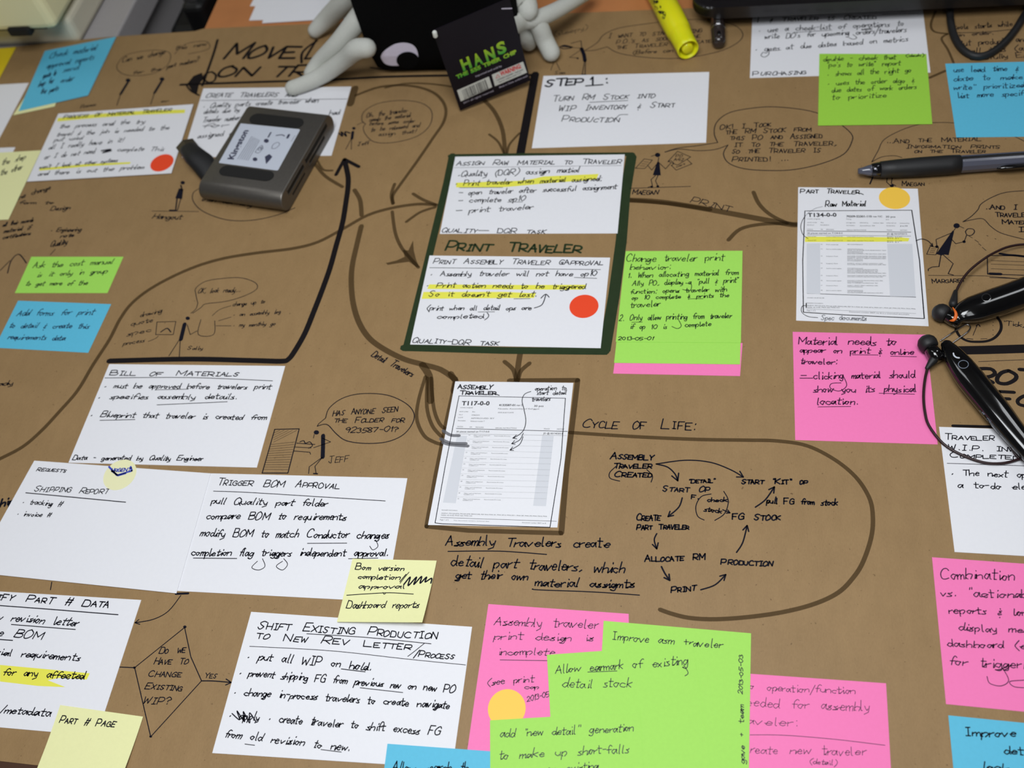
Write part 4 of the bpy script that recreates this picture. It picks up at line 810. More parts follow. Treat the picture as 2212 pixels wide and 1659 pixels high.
# lower left card and pale note
a, _ = sheet('index_card', rect((305, 1296), 'TR', .127, .0762, math.radians(.9)), M_CARD, 'white index card "Modify part # data" with a yellow highlighted line, lower left corner', CARD, 0)
hil(a, C0, R3, [(0, 838), (350, 870), (715, 905), (690, 955), (480, 940), (380, 960), (520, 1015), (300, 1005), (0, 970)])
wr(a, C0, R3, [('Modify Part # Data', -180, 305, 860, 385, 66, 1)], 11)
ik(a, C0, R3).pl([(-100, 358), (400, 395), (940, 438)], 8).done('ruled_line', M_INK, a)
wr(a, C0, R3, [('new revision letter', -120, 470, 610, 530, 72), ('same BOM', -160, 595, 330, 640, 76), ('material requirements', -200, 745, 625, 805, 66), ('for any affected', 20, 915, 660, 955, 72), ('/metadata', -10, 1220, 395, 1245, 72)], 10)
ik(a, C0, R3).pl([(90, 516), (600, 556)], 7).pl([(0, 635), (100, 643)], 8).done('underline', M_INK, a)
pc2 = lambda s, t: .002 * t * t
a, lf = sheet('sticky_note', [(130, 1523), (309, 1548), (266, 1670), (80, 1660)], M_PALE, 'pale yellow sticky note "Part # page" in the bottom left corner', NOTE, .0004, .0001, None, pc2, 4, 8)
wr(a, C0, R3, [('Part # Page', 470, 1300, 910, 1335, 60, 1)], 10, None, lift=lf)
# left side coloured notes
a, _ = sheet('sticky_note', [(67.8, 554.6), (266.6, 554.6), (232, 633), (32, 633)], M_GREEN, 'bright green sticky note lying alone at the left edge above the blue one', NOTE, 0, .0001)
wr(a, C0, R1, [('Ask the cost manual', 260, 660, 890, 625, 50), ('is it only in group', 290, 730, 850, 700, 44), ('to get more of the', 200, 800, 690, 795, 44)], 8, M_INKG)
a, _ = sheet('sticky_note', [(39, 649.5), (240, 657), (190.5, 762), (-12, 751)], M_BLUE, 'blue sticky note lying just below the bright green note at the left edge', NOTE, 0, .0001)
wr(a, C0, R1, [('Add forms for print', 130, 1040, 740, 1030, 56), ('to detail & create this', 70, 1135, 700, 1140, 50), ('requirements data', 60, 1225, 510, 1235, 50)], 8, mat('navy_pen_ink', (14, 50, 84), .5))
# upper left group
sheet('index_card', rect((62, 179), 'TR', .127, .0762, math.radians(2)), M_CARD, 'white index card behind the blue note at the upper left edge', CARD, 0)
sheet('index_card', rect((33, 318), 'TR', .127, .0762, math.radians(1.5), ), M_CARD, 'white index card below the one behind the blue note, left edge', CARD, 0)
sheet('sticky_note', rect((35, 102), 'TR', .0762, .0762, math.radians(3)), M_YELLOW, 'strong yellow sticky note cut by the left edge near the top', NOTE, .0004, .0001)
sheet('sticky_note', [(92, 150), (150, 140), (118, 230), (28, 249)], M_PALE, 'pale yellow sticky note showing only below the upper left blue note', NOTE, .0004, .0001)
a, _ = sheet('sticky_note', [(97, 110), (251, 79), (190, 206), (40, 240)], M_BLUE, 'blue sticky note near the far left corner of the brown paper', NOTE, .0006, .0001)
wr(a, C0, R0, [('Check material', 390, 465, 760, 400, 56), ('approval reports', 370, 545, 740, 475, 50), ('send', 500, 575, 620, 550, 44), ('quote to', 340, 620, 440, 600, 50), ('shop for', 300, 690, 420, 660, 50), ('order', 480, 660, 580, 640, 50), ('the parts', 320, 750, 460, 720, 50)], 8, bpy.data.materials['navy_pen_ink'])
a, _ = sheet('sticky_note', rect((89, 325), 'TR', .0762, .0762, math.radians(3)), M_PALE, 'pale yellow sticky note left of the card with the yellow heading', NOTE, .0004, .0001)
wr(a, C0, R0, [('in the shop', -60, 1330, 200, 1270, 50), ('for the other', -80, 1420, 170, 1350, 50)], 7)
sheetN = [(126, 245.5), (417.7, 225), (370, 374), (58, 392)]
a, _ = sheet('index_card', sheetN, M_CARD, 'white index card with yellow-highlighted heading and red dot, left of the card reader', CARD, .0008)
hil(a, C0, R0, [(460, 940), (800, 905), (1200, 878), (1475, 872), (1470, 900), (1100, 915), (750, 940), (455, 968)])
hil(a, C0, R0, [(320, 1340), (700, 1305), (1040, 1290), (1035, 1305), (700, 1325), (310, 1360)])
wr(a, C0, R0, [('Process of Material Traveler', 500, 945, 1360, 885, 36, 1)], 8)
wr(a, C0, R0, [('the process and the try', 470, 1022, 1145, 980, 40), ('travel & the job is needed to the', 450, 1085, 1340, 1030, 40), ('put used', 430, 1128, 650, 1108, 36), ("all I really have in it!", 385, 1190, 975, 1130, 44), ('or I do not need', 350, 1268, 750, 1220, 44), ("complete This", 930, 1205, 1300, 1200, 40), ("won't I look at other systems", 310, 1345, 930, 1288, 36), ('and there is out the problem', 300, 1400, 1140, 1342, 40)], 7)
ik(a, C0, R0).l([(810, 1200), (880, 1190), (820, 1215), (885, 1200)], 16).done('crossed_out_word', M_INK, a)
sticker(a, C0, R0, 1290, 1297, .0095, M_RED, extra='red round sticker')
a, _ = sheet('index_card', [(439.4, 191), (758.9, 187), (716, 336), (393, 340)], M_CARD, 'white index card "Create traveler" under the card reader', CARD, 0)
wr(a, C0, R0, [('Create Travelers and', 1635, 775, 2360, 768, 46, 1)], 8)
ik(a, C0, R0).pl([(1600, 800), (2765, 788)], 5).done('ruled_line', M_PRINT, a)
wr(a, C0, R0, [('\u2022 Quality parts create traveler when', 1610, 860, 2530, 815, 46), ('details due by', 1620, 905, 1900, 890, 40), ('Traveler number', 1610, 975, 1900, 955, 46), ('for', 1600, 1020, 1800, 1010, 40), ('assigned and', 1570, 1100, 1900, 1070, 44), ('had', 2620, 918, 2700, 910, 40)], 7)
# purchasing card and notes upper right
a, _ = sheet('index_card', [(1626, 14), (1992, 8), (2010, 156.5), (1619.7, 168.3)], M_CARD, 'white index card "Purchasing" partly under the black laptop', CARD, 0)
wr(a, C3, R0, [('| & Traveler is Created', 80, 172, 1035, 148, 34, 1), ('Purchasing', 50, 604, 470, 590, 38, 1)], 8)
wr(a, C3, R0, [('\u2022 use a check-list of operations to', 90, 258, 1250, 205, 46), ("write DO's for upcoming orders/travelers", 145, 310, 1270, 255, 46), ('\u2022 goes at due dates based on metrics', 65, 412, 1285, 328, 44), ('work', 920, 242, 1000, 235, 24)], 7)
ik(a, C3, R0).pl([(378, 258), (682, 240)], 5).pl([(750, 158), (1035, 150)], 5).pl([(185, 405), (275, 398)], 5).l([(175, 385), (180, 430), (145, 455), (118, 440), (135, 415)], 6).l([(850, 275), (880, 300), (850, 312), (818, 300)], 6).pl([(1080, 115), (1370, 105)], 4).done('underline', M_INK, a)
a, _ = sheet('sticky_note', [(1770, 116), (2001, 116.6), (2014, 268), (1767, 271.2)], M_GREEN2, 'green sticky note "double-check that" stuck over the Purchasing card', NOTE, .0004, .0001)
wr(a, C3, R0, [('double - check that', 615, 487, 1190, 470, 40), ('(desk)', 1270, 452, 1410, 448, 22), ("\"po's to write\" report", 640, 535, 1225, 520, 42), ('\u2022 shows all the right go', 640, 608, 1310, 575, 44), ('\u2022 uses the order algo &', 645, 680, 1340, 655, 44), ('due dates of work orders', 680, 735, 1350, 708, 42), ('to prioritize', 680, 795, 1110, 775, 44)], 7, M_INKG)
a, _ = sheet('sticky_note', rect((2042, 137), 'TL', .0762, .0762, math.radians(-.6)), M_BLUE, 'blue sticky note "use lead time" at the right edge below the black cord', NOTE, 0, .0001)
wr(a, C3, R0, [('use lead time & p', 1650, 575, 2260, 560, 48), ('date to make', 1650, 645, 2200, 628, 46), ('write" prioritized', 1650, 715, 2210, 695, 46), ('list more specific', 1685, 780, 2260, 758, 46)], 8, bpy.data.materials['navy_pen_ink'])
# ---------------------------------------------------------------- things with depth
def bvh(o):
    return BVHTree.FromPolygons([o.matrix_basis @ v.co if o.parent is None else Vector(o['_o']) + v.co for v in o.data.vertices], [tuple(p.vertices) for p in o.data.polygons])
def frame(a, b):
    x = (b - a); x.z = 0; x.normalize(); return x, Vector((-x.y, x.x, 0))
# --- card reader
HT = .0175
tl, tr, br, bl = [P(u, v, HT) for u, v in ((531, 232.5), (705.5, 249), (613, 415), (434, 390))]
x, y = frame(bl, br)
ctr = (tl + tr + br + bl) / 4
hx = ((tr - tl).dot(x) + (br - bl).dot(x)) / 4; hy = ((tl - bl).dot(y) + (tr - br).dot(y)) / 4
rd = empty('card_reader', (ctr.x, ctr.y, .0003))
tag(rd, 'dark grey metal memory card reader with silver label and black cable stub', 'card reader')
def lp(a, b, z): return Vector((ctr.x, ctr.y, 0)) + x * a + y * b + Vector((0, 0, z))
prof = []
r = (HT - .0006) / 2; zc = .0006 + r; fy = hy - .001
for k in range(13): a = math.pi / 2 - math.pi * k / 12; prof.append((fy + math.cos(a) * r * .8, zc + math.sin(a) * r))
for k in range(13): a = -math.pi / 2 - math.pi * k / 12; prof.append((-fy + math.cos(a) * r, zc + math.sin(a) * r))
bm = bmesh.new()
secs = []
for a, k in ((-hx, .93), (-hx + .0012, 1), (hx - .0012, 1), (hx, .93)): secs.append([bm.verts.new(lp(a, b * (k * .02 + .98), zc + (z - zc) * k)) for b, z in prof])
n = len(prof)
for A, B in zip(secs, secs[1:]):
    for k in range(n): bm.faces.new((A[k], A[(k + 1) % n], B[(k + 1) % n], B[k]))
bm.faces.new(secs[0]); bm.faces.new(secs[-1][::-1])
M_GUN = mat('gunmetal', (112, 108, 102), .42, .75, noise=.12, nscale=500, bump=.05)
sh = bmobj('shell', bm, M_GUN, rd, smooth=True)
for p in sh.data.polygons: p.use_smooth = len(p.vertices) == 4
Ink(HT + .00006).K(0, 0, 1).fill([(u, v) for u, v in ((522.4, 267.8), (520, 266.5), (646, 279), (648, 281), (601, 367), (598, 368.4), (474, 352), (473, 350.5))][1:]).done('label_sticker', mat('label_silver', (200, 206, 218), .5), rd)
def pill(a0, a1, b0, b1, z0, z1, nm, m):
    out = []
    rr = (b1 - b0) / 2; cb = (b0 + b1) / 2
    for k in range(9): t = -math.pi / 2 + math.pi * k / 8; out.append((a1 - rr + math.cos(t) * rr, cb + math.sin(t) * rr))
    for k in range(9): t = math.pi / 2 + math.pi * k / 8; out.append((a0 + rr + math.cos(t) * rr, cb + math.sin(t) * rr))
    q = [lp(a, b, 0) for a, b in out]
    return bmobj(nm, prism(bmesh.new(), [(v.x, v.y) for v in q], z0, z1), m, rd)
def loc(u, v, z=HT): q = P(u, v, z) - ctr; return q.dot(x), q.dot(y)
M_FOOT = mat('dark_rubber_foot', (20, 19, 18), .7)
a0 = loc(540, 256); a1 = loc(655, 268)
pill(a0[0], a1[0], a0[1] - .005, a0[1] + .006, HT - .0003, HT + .0005, 'rubber_foot', M_FOOT)
a0 = loc(476, 366); a1 = loc(592, 380)
pill(a0[0], a1[0], a0[1] - .0055, a0[1] + .0045, HT - .0003, HT + .0005, 'rubber_foot', M_FOOT)
def lbox(nm, a0, a1, b0, b1, z0, z1, m):
    q = [lp(a, b, 0) for a, b in ((a0, b0), (a1, b0), (a1, b1), (a0, b1))]
    return bmobj(nm, prism(bmesh.new(), [(v.x, v.y) for v in q], z0, z1), m, rd)
M_SLOT = mat('slot_black', (4, 4, 4), .7)
for nm, b0, b1, z0, z1, m in (('card_slot', -.004, hy - .004, .0108, .0145, M_SLOT), ('card_slot', -hy + .004, -.008, .0112, .0145, M_SLOT), ('card_slot', .000, hy - .012, .0066, .0088, M_SLOT), ('card_slot', -hy + .008, -.010, .0058, .0074, M_SLOT)):
    lbox(nm, hx - .002, hx + .0001, b0, b1, z0, z1, m)
for b0, b1, z in ((-.004, hy - .004, .0146), (-hy + .004, -.008, .0146), (-.004, hy - .006, .0102), (-hy + .004, -.008, .0104), (-.002, hy - .012, .0062)): lbox('slot_lip', hx - .001, hx + .0005, b0, b1, z, z + .0005, M_GUN)
k = Ink(HT + .0002).K(380, 200, .16275)
k.pr('Kingston', 760, 888, 965, 500, 78, .035)
k.done('label_lettering', mat('label_print', (60, 62, 84), .5), rd)
k = Ink(HT + .00015).K(380, 200, .16275)
for i in range(6): k.pl([(820 + i * 27, 880 + i * 4), (1010 + i * 20, 580 + i * 10)], 6)
k.l([(1050, 790), (1100, 800), (1150, 740), (1140, 700), (1090, 740), (1050, 790)], 7).l([(1270, 740), (1320, 740), (1375, 690), (1350, 660), (1290, 690), (1270, 740)], 7).t('CE', 1095, 770, 1160, 740, 30, 7)
k.dot(1200, 640, 34).dot(1050, 885, 32).l([(1225, 590), (1260, 530)], 22).l([(1330, 570), (1400, 560), (1440, 575)], 16).l([(1480, 600), (1500, 560)], 34).l([(1530, 650), (1560, 600), (1580, 570)], 5)
k.fill([(1180, 850), (1240, 815), (1280, 850), (1250, 890), (1205, 940), (1195, 945)])
k.done('label_symbols', bpy.data.materials['label_print'], rd)
# its stub of cable with plug
q = [P(u, v, z) for u, v, z in ((452, 372, .007), (438, 352, .010), (422, 338, .012), (408, 322, .011))]
bmobj('cable', tube([tuple(a) for a in q], [.0085, .0092, .0086, .0070], 12, flat=.5), M_RUB, rd, smooth=True)
q = [P(412, 327, .011), P(398, 309, .010)]
bmobj('usb_plug', tube([tuple(a) for a in q], [.0075, .0075], 4, flat=.42, cap=False, sm=1), mat('dull_metal', (120, 112, 96), .4, .9), rd)
# --- ballpoint pen on the right
M_GREYPL = mat('smoky_grey_plastic', (92, 94, 108), .2, trans=.15, coat=.4)
p0, p1 = P(1853, 370, .0066), P(2330, 337, .0066)
pen = empty('ballpoint_pen', (p0 + p1) / 2 - Vector((0, 0, .0066))); tag(pen, 'black click ballpoint pen with rubber grip, lying above the printed sheet "Part traveler"', 'pen')
mm = .001
bmobj('pen_tip', lathe(p0, p1, [(0, .8 * mm), (.2 * mm, 1.9 * mm), (3 * mm, 2.4 * mm), (6 * mm, 3.4 * mm), (11 * mm, 4.6 * mm)]), M_GREYPL, pen, smooth=True)
bmobj('chrome_collar', lathe(p0, p1, [(8.6 * mm, 4.1 * mm), (9 * mm, 4.5 * mm), (14 * mm, 5.3 * mm), (14.3 * mm, 4.6 * mm)]), mat('dark_chrome', (70, 70, 74), .15, .9), pen, smooth=True)
bmobj('rubber_grip', lathe(p0, p1, [(14 * mm, 4.9 * mm), (14.5 * mm, 5.5 * mm), (24 * mm, 6.1 * mm), (40 * mm, 6.5 * mm), (58 * mm, 6.5 * mm), (65 * mm, 6.2 * mm), (65.4 * mm, 5.4 * mm)]), M_RUB, pen, smooth=True)
bmobj('barrel', lathe(p0, p1, [(65 * mm, 5.2 * mm), (66 * mm, 5.9 * mm), (110 * mm, 5.7 * mm), (138 * mm, 5.4 * mm), (140 * mm, 3 * mm)], 12), M_GREYPL, pen)
ax = (p1 - p0).normalized(); sd = Vector((ax.y, -ax.x, 0))
bmobj('ink_refill', tube([tuple(p0 + ax * .065 + sd * 0 + Vector((0, 0, .0056))), tuple(p0 + ax * .135 + Vector((0, 0, .0054)))], .0012, 8, flat=.3, sm=1), M_BLKPL, pen)
bmobj('clip', tube([tuple(p0 + ax * t + sd * s + Vector((0, 0, z))) for t, s, z in ((.088, .0062, .000), (.093, .0066, .001), (.115, .0066, .002), (.138, .0055, .003))], [.0010, .0018, .0018, .0018], 10, flat=.8), M_GLOSS, pen, smooth=True)
# --- second pen, mostly under the laptop
p0, p1 = P(1553, 93, .0056), P(1541, -90, .0056)
pen = empty('capped_pen', (p0 + p1) / 2 - Vector((0, 0, .0056))); tag(pen, 'black capped pen with chrome clip, its end sticking out from under the laptop', 'pen')
bmobj('cap', lathe(p0, p1, [(-2 * mm, 2.2 * mm), (-1.2 * mm, 4.2 * mm), (1 * mm, 5.2 * mm), (14 * mm, 5.5 * mm), (15 * mm, 5.6 * mm), (50 * mm, 5.5 * mm)]), mat('smoky_brown_plastic', (48, 40, 38), .25, coat=.5), pen, smooth=True)
bmobj('barrel', lathe(p0, p1, [(50 * mm, 5.2 * mm), (110 * mm, 5.2 * mm), (112 * mm, 3 * mm)]), M_GLOSS, pen, smooth=True)
bmobj('band', lathe(p0, p1, [(15 * mm, 5.62 * mm), (15.2 * mm, 5.75 * mm), (16 * mm, 5.75 * mm), (16.2 * mm, 5.62 * mm)]), M_CHROME, pen, smooth=True)
ax = (p1 - p0).normalized(); sd = Vector((ax.y, -ax.x, 0))
q = [p0 + ax * t + sd * s + Vector((0, 0, .0057)) for t, s in ((.015, -.0016), (.045, -.0016), (.045, .0016), (.015, .0016))]
bmobj('clip', prism(bmesh.new(), [(a.x, a.y) for a in q], .0105, .0119, .0003), M_CHROME, pen)
bmobj('cap_stud', tube([tuple(p0 + ax * .004 + Vector((0, 0, .005))), tuple(p0 + ax * .0065 + Vector((0, 0, .005)))], .0015, 8, flat=.6, sm=1), M_GLOSS, pen, smooth=True)
# --- highlighter
p0, p1 = P(1487, 108, .0090), P(1400, -60, .0102)
hl = empty('highlighter_marker', (p0 + p1) / 2 - Vector((0, 0, .0098))); tag(hl, 'yellow highlighter marker with hollow open end beside the laptop', 'highlighter')
M_HL = mat('yellow_plastic', (238, 234, 22), .38, coat=.3)
M_HL.node_tree.nodes['Principled BSDF'].inputs['Subsurface Weight'].default_value = .25
M_HL.node_tree.nodes['Principled BSDF'].inputs['Subsurface Scale'].default_value = .004
bar = bmobj('barrel', lathe(p0, p1, [(13 * mm, .2 * mm), (13 * mm, 7.0 * mm), (.4 * mm, 7.4 * mm), (0, 7.8 * mm), (.2 * mm, 8.2 * mm), (4 * mm, 8.3 * mm), (17 * mm, 8.6 * mm), (18.5 * mm, 8.9 * mm), (20 * mm, 8.7 * mm), (22 * mm, 9.4 * mm), (40 * mm, 9.9 * mm), (84 * mm, 9.9 * mm), (86 * mm, 8 * mm)], 36), M_HL, hl, smooth=True)
bmobj('inner_plug', lathe(p0, p1, [(.8 * mm, .3 * mm), (.8 * mm, 3.2 * mm), (1.3 * mm, 4.3 * mm), (13 * mm, 4.6 * mm)], 24), M_HL, hl, smooth=True)
bmobj('cap', lathe(p0, p1, [(86 * mm, 7 * mm), (86.2 * mm, 9.6 * mm), (120 * mm, 8 * mm), (122 * mm, 5 * mm)], 24), M_HL, hl, smooth=True)
bt = bvh(bar)
c = P(1405, 0, .019); vd = (CAM - c).normalized()
k = Ink(.00008).plane(c, vd, bt).K(0, 0, 1)
k.t('Sharpie', 1438, 36, 1387, -63, 26, 6, .1)
k.done('lettering', M_BLKPL, hl)
for t in (.0165, .0185): pass
# --- laptop edge with cord
LB = .0125; LT = .0225
A = P(1506, 43, LB); B = P(2300, 6.5, LB)
x, y = frame(A, B)
L = (B - A).length + .03; D = .23
def rr_outline(o, x, y, w, h, r, n=8):
    out = []
    for cx, cy, a0 in ((r, r, math.pi), (w - r, r, 1.5 * math.pi), (w - r, h - r, 0), (r, h - r, .5 * math.pi)):
        for k in range(n + 1):
            a = a0 + math.pi / 2 * k / n; p = o + x * (cx + r * math.cos(a)) + y * (cy + r * math.sin(a)); out.append((p.x, p.y))
    return out
lap = empty('laptop', tuple((A + B) / 2 + y * D / 2 - Vector((0, 0, LB)))); tag(lap, 'black laptop cut by the top edge, raised above the Purchasing card', 'laptop')
bmobj('case', prism(bmesh.new(), rr_outline(A - x * .004, x, y, L, D, .017), LB, LT, .0022), mat('satin_black_plastic', (20, 17, 19), .35, coat=.2, noise=.25, nscale=25), lap)
bmobj('screen', prism(bmesh.new(), rr_outline(A + x * .010 + y * .009, x, y, L - .03, D - .03, .004), LT - .0002, LT + .0004), mat('dark_screen', (22, 16, 22), .08, noise=.8, nscale=22), lap)
for a, b in ((.03, .045), (L - .04, .045), (.03, D - .03), (L - .04, D - .03)):
    c = A + x * a + y * b
    bmobj('rubber_foot', prism(bmesh.new(), [(c.x + .005 * math.cos(t), c.y + .005 * math.sin(t)) for t in [k * math.pi / 8 for k in range(16)]], .0004, LB + .0002), M_FOOT, lap)
cord = bmobj('power_cord', tube([tuple(P(u, v, z)) for u, v, z in ((2050, -40, .004), (2052, 22, .004), (2054, 50, .003), (2061, 78, .0024), (2075, 102, .0024), (2094, 117, .0026), (2116, 122, .0026), (2142, 114, .0024), (2170, 92, .0023), (2195, 62, .0023), (2216, 28, .0025), (2235, 8, .004), (2250, -10, .006))], .0027, 12), M_RUB, None, P(2110, 80), smooth=True)
tag(cord, 'thick black cord looped on the brown paper under the laptop edge', 'cord')
# --- headset
hs = empty('bluetooth_headset', P(2130, 790)); tag(hs, 'glossy black neckband headset with two earbuds lying at the right edge', 'headset')
def arm(pts, z0, nm='arm'):
    q = [tuple(P(u, v, z0)) for u, v, w in pts]; rr = [w / ppm(Vector(a)) for a, (u, v, w) in zip(q, pts)]
    return bmobj(nm, tube(q, rr, 20, flat=.72), M_GLOSS, hs, smooth=True), q
a1, q1 = arm([(2070, 684, 16), (2084, 676, 26), (2105, 668, 32), (2150, 653, 34), (2212, 631, 34), (2280, 600, 32), (2350, 566, 24), (2400, 540, 12)], .0078)
a2, q2 = arm([(2046, 746, 13), (2056, 762, 21), (2074, 787, 27), (2098, 820, 31), (2150, 884, 31), (2195, 940, 27), (2250, 1005, 22), (2310, 1075, 14), (2340, 1110, 9)], .0078)
e1, e2 = Vector(q1[-1]), Vector(q2[-1])
bmobj('neckband', tube([tuple(e1), tuple(e1 + Vector((.05, .03, .004))), tuple((e1 + e2) / 2 + Vector((.13, 0, .012))), tuple(e2 + Vector((.05, -.04, .004))), tuple(e2)], .0035, 12, sm=6), M_RUB, hs, smooth=True)
def bud(u, v, z, r, au, av, nm):
    c = P(u, v, z); d = (P(au, av, z) - c).normalized()
    o = bmobj('earbud_tip', lathe(c - d * r, c + d * r * 2, [(0, .05 * r), (.06 * r, .34 * r), (.3 * r, .72 * r), (.65 * r, .95 * r), (1.0 * r, 1.0 * r), (1.4 * r, .93 * r), (1.6 * r, .8 * r), (1.62 * r, .5 * r)], 24), M_RUB, hs, smooth=True)
    bmobj('earbud_body', lathe(c + d * r * .4, c + d * r * 3, [(0, .5 * r), (.3 * r, .72 * r), (1.0 * r, .78 * r), (1.7 * r, .7 * r), (1.9 * r, .3 * r)], 20), M_GLOSS, hs, smooth=True)
bud(2034, 676, .0058, .0056, 2062, 690, 'l')
bud(2004, 743, .0058, .0057, 2030, 783, 'r')
bmobj('orange_ring', tube([tuple(P(u, v, z)) for u, v, z in ((2058, 664, .011), (2064, 674, .011), (2065, 684, .010), (2059, 692, .009), (2051, 692, .007))], [.0002, .0008, .0011, .0010, .0005], 10, flat=.8), mat('orange_plastic', (230, 108, 30), .4), hs, smooth=True)
def nub(a, b): bmobj('strain_relief', tube([tuple(P(*a)), tuple(P(*b))], [.0026, .0013], 10, sm=1), M_RUB, hs, smooth=True)
nub((2059, 656, .007), (2064, 630, .005)); nub((2016, 778, .006), (2003, 795, .004))
def wire(pts, r=.0008): return bmobj('wire', tube([tuple(P(*a)) for a in pts], r, 8, sm=4), mat('maroon_black_wire', (40, 16, 18), .35) if 'maroon_black_wire' not in bpy.data.materials else bpy.data.materials['maroon_black_wire'], hs, smooth=True)
wire([(2064, 632, .005), (2078, 605, .006), (2098, 581, .007), (2129, 557, .007), (2154, 543, .006), (2179, 533, .005), (2212, 528, .004), (2260, 530, .004), (2330, 560, .006), (2360, 566, .008)])
wire([(2004, 793, .004), (1998, 820, .003), (1995, 855, .0022), (1998, 890, .0018), (2007, 920, .0015), (2037, 958, .0014), (2076, 982, .0014), (2124, 999, .0014), (2163, 1001, .0014), (2197, 993, .0016), (2240, 975, .003), (2262, 990, .006)])
wire([(2176, 948, .004), (2184, 966, .003), (2194, 982, .002), (2206, 992, .0018), (2240, 1000, .0018)], .0007)
b1, b2 = bvh(a1), bvh(a2)
M_MARK = mat('grey_marking', (120, 130, 145), .5)
def ring(k, u, v, ru, rv, w): return k.l([(u + ru * math.cos(t), v + rv * math.sin(t)) for t in [j * math.pi / 10 for j in range(21)]], w, True, 1)
c = P(2130, 643, .0135); k = Ink(.0001).plane(c, (CAM - c), b1).K(0, 0, 1); ring(k, 2130.5, 642.6, 9.5, 8, 1.6).done('button_ring', mat('dim_chrome', (120, 120, 120), .2, .9), hs)
c = P(2081, 787, .0135); k = Ink(.0001).plane(c, (CAM - c), b2).K(0, 0, 1); ring(k, 2081, 787, 11, 8.5, 1.3).done('button_ring', M_MARK, hs)
k = Ink(.0001).plane(c, (CAM - c), b2).K(0, 0, 1); k.l([(2059.5, 763), (2061, 768), (2066, 772), (2072, 773)], 3).done('phone_symbol', mat('pale_marking', (200, 205, 215), .5), hs)
k = Ink(.0001).plane(P(2120, 895, .012), (CAM - c), b2).K(0, 0, 1); k.pr('OFF', 2111, 890, 2123, 898, 6, .01).pr('ON', 2129, 906, 2138, 913, 6, .01).done('switch_lettering', M_MARK, hs)
# --- paper clip
pcl = bmobj('paper_clip', tube([tuple(P(u, v, .0009)) for u, v in ((2032, 736), (2060, 717), (2082, 703), (2090, 701), (2096, 706), (2093, 714), (2084, 722), (2060, 739), (2050, 747))], .0005, 8, sm=4), M_CHROME, None, P(2065, 722), smooth=True)
tag(pcl, 'silver wire paper clip half under the lower arm of the headset', 'paper clip')
# --- plush toy
M_PLB = mat('black_plush', (9, 9, 10), .95, bump=.8, bscale=1200, spec=.1)
M_FELT = mat('grey_felt', (206, 207, 199), .95, noise=.08, nscale=900, bump=.9, bscale=1500, spec=.1)
x0 = P(806, 150).x; yf = P(930, 164).y; x1 = x0 + .128
pl = empty('plush_toy', ((x0 + x1) / 2, yf + .04, .0005)); tag(pl, 'black box-shaped plush toy with grey felt legs and a white eye, top centre', 'plush toy')
bm = bmesh.new(); bmesh.ops.create_cube(bm, size=1)
bmesh.ops.subdivide_edges(bm, edges=bm.edges[:], cuts=7, use_grid_fill=True)
for v in bm.verts:      # a stuffed cushion: rounded, bulging box
    p = v.co * 2; m_ = .2; q = Vector([max(-1 + m_, min(1 - m_, c)) for c in p]); d = p - q
    if d.length > 0: p = q + d.normalized() * m_
    p = Vector((p.x * (1 + .04 * (1 - p.z * p.z)), p.y * (1 + .05 * (1 - p.z * p.z)), p.z))
    v.co = Vector(((x0 + x1) / 2 + p.x * .061, yf + .036 + p.y * .036, .081 + p.z * .080))
body = bmobj('body', bm, M_PLB, pl, smooth=True)
bb = bvh(body)
c = P(865, 120, .02)
k = Ink(.0004).plane(c, (CAM - c), bb).K(600, 0, .16275)
def blob(k, pts, n=3): return k.fill([tuple(a) for a in cr(pts, n, True)][:-1])
def patch(pts, name, m, off):
    """closed outline in the crop, filled with a fan and laid on the body"""
    k = Ink(off).plane(c, (CAM - c), bb).K(600, 0, .16275)
    q = [tuple(a) for a in cr(pts, 3, True)][:-1]
    cx = sum(a[0] for a in q) / len(q); cy = sum(a[1] for a in q) / len(q)
    rings = []
    for f in (1, .7, .4, .1):
        rings.append([len(k.v) + i for i in range(len(q))])
        for a in q: k.v.append(k.p(cx + (a[0] - cx) * f, cy + (a[1] - cy) * f))
    n = len(q)
    for A, B in zip(rings, rings[1:]):
        for i in range(n): k.f.append((A[i], A[(i + 1) % n], B[(i + 1) % n], B[i]))
    k.f.append(tuple(rings[-1])); return k.done(name, m, pl)
patch([(1368, 750), (1400, 690), (1480, 625), (1570, 580), (1680, 566), (1780, 590), (1840, 650), (1864, 740), (1850, 800), (1770, 850), (1660, 868), (1520, 872), (1430, 850), (1385, 800)], 'eye_white', mat('white_felt', (226, 220, 240), .9, noise=.1, nscale=1200, bump=.6), .0006)
patch([(1725 + 150 * math.cos(t), 800 + 112 * math.sin(t)) for t in [j * math.pi / 8 for j in range(16)]], 'eye_pupil', M_PLB, .0011)
def leg(pts, r):
    q = [tuple(P(*a)) for a in pts]
    return bmobj('leg', tube(q, r, 16, sm=4), M_FELT, pl, smooth=True)
leg([(800, -30, .055), (752, -2, .04), (712, 36, .018), (681, 66, .0075)], [.008, .0085, .0082, .0062])
leg([(800, 10, .055), (772, 45, .045), (732, 92, .030), (692, 132, .014), (671, 158, .007)], [.009, .0088, .0075, .0066, .0055])
leg([(792, 104, .038), (770, 107, .036), (745, 128, .024), (700, 160, .010), (660, 180, .007), (632, 190, .0065)], [.0075, .0080, .0070, .0068, .0062, .0060])
leg([(790, -40, .05), (762, 0, .035), (745, 22, .012)], [.010, .009, .006])
leg([(1085, 70, .045), (1120, 45, .038), (1160, 40, .034), (1210, 18, .028), (1270, -18, .020)], [.0085, .0080, .0066, .0062, .006])
leg([(1095, 55, .035), (1130, 75, .020), (1142, 92, .010)], [.009, .0085, .0065])
leg([(1120, 10, .045), (1160, 50, .030), (1176, 85, .016), (1190, 113, .0078)], [.008, .0075, .0072, .0072])
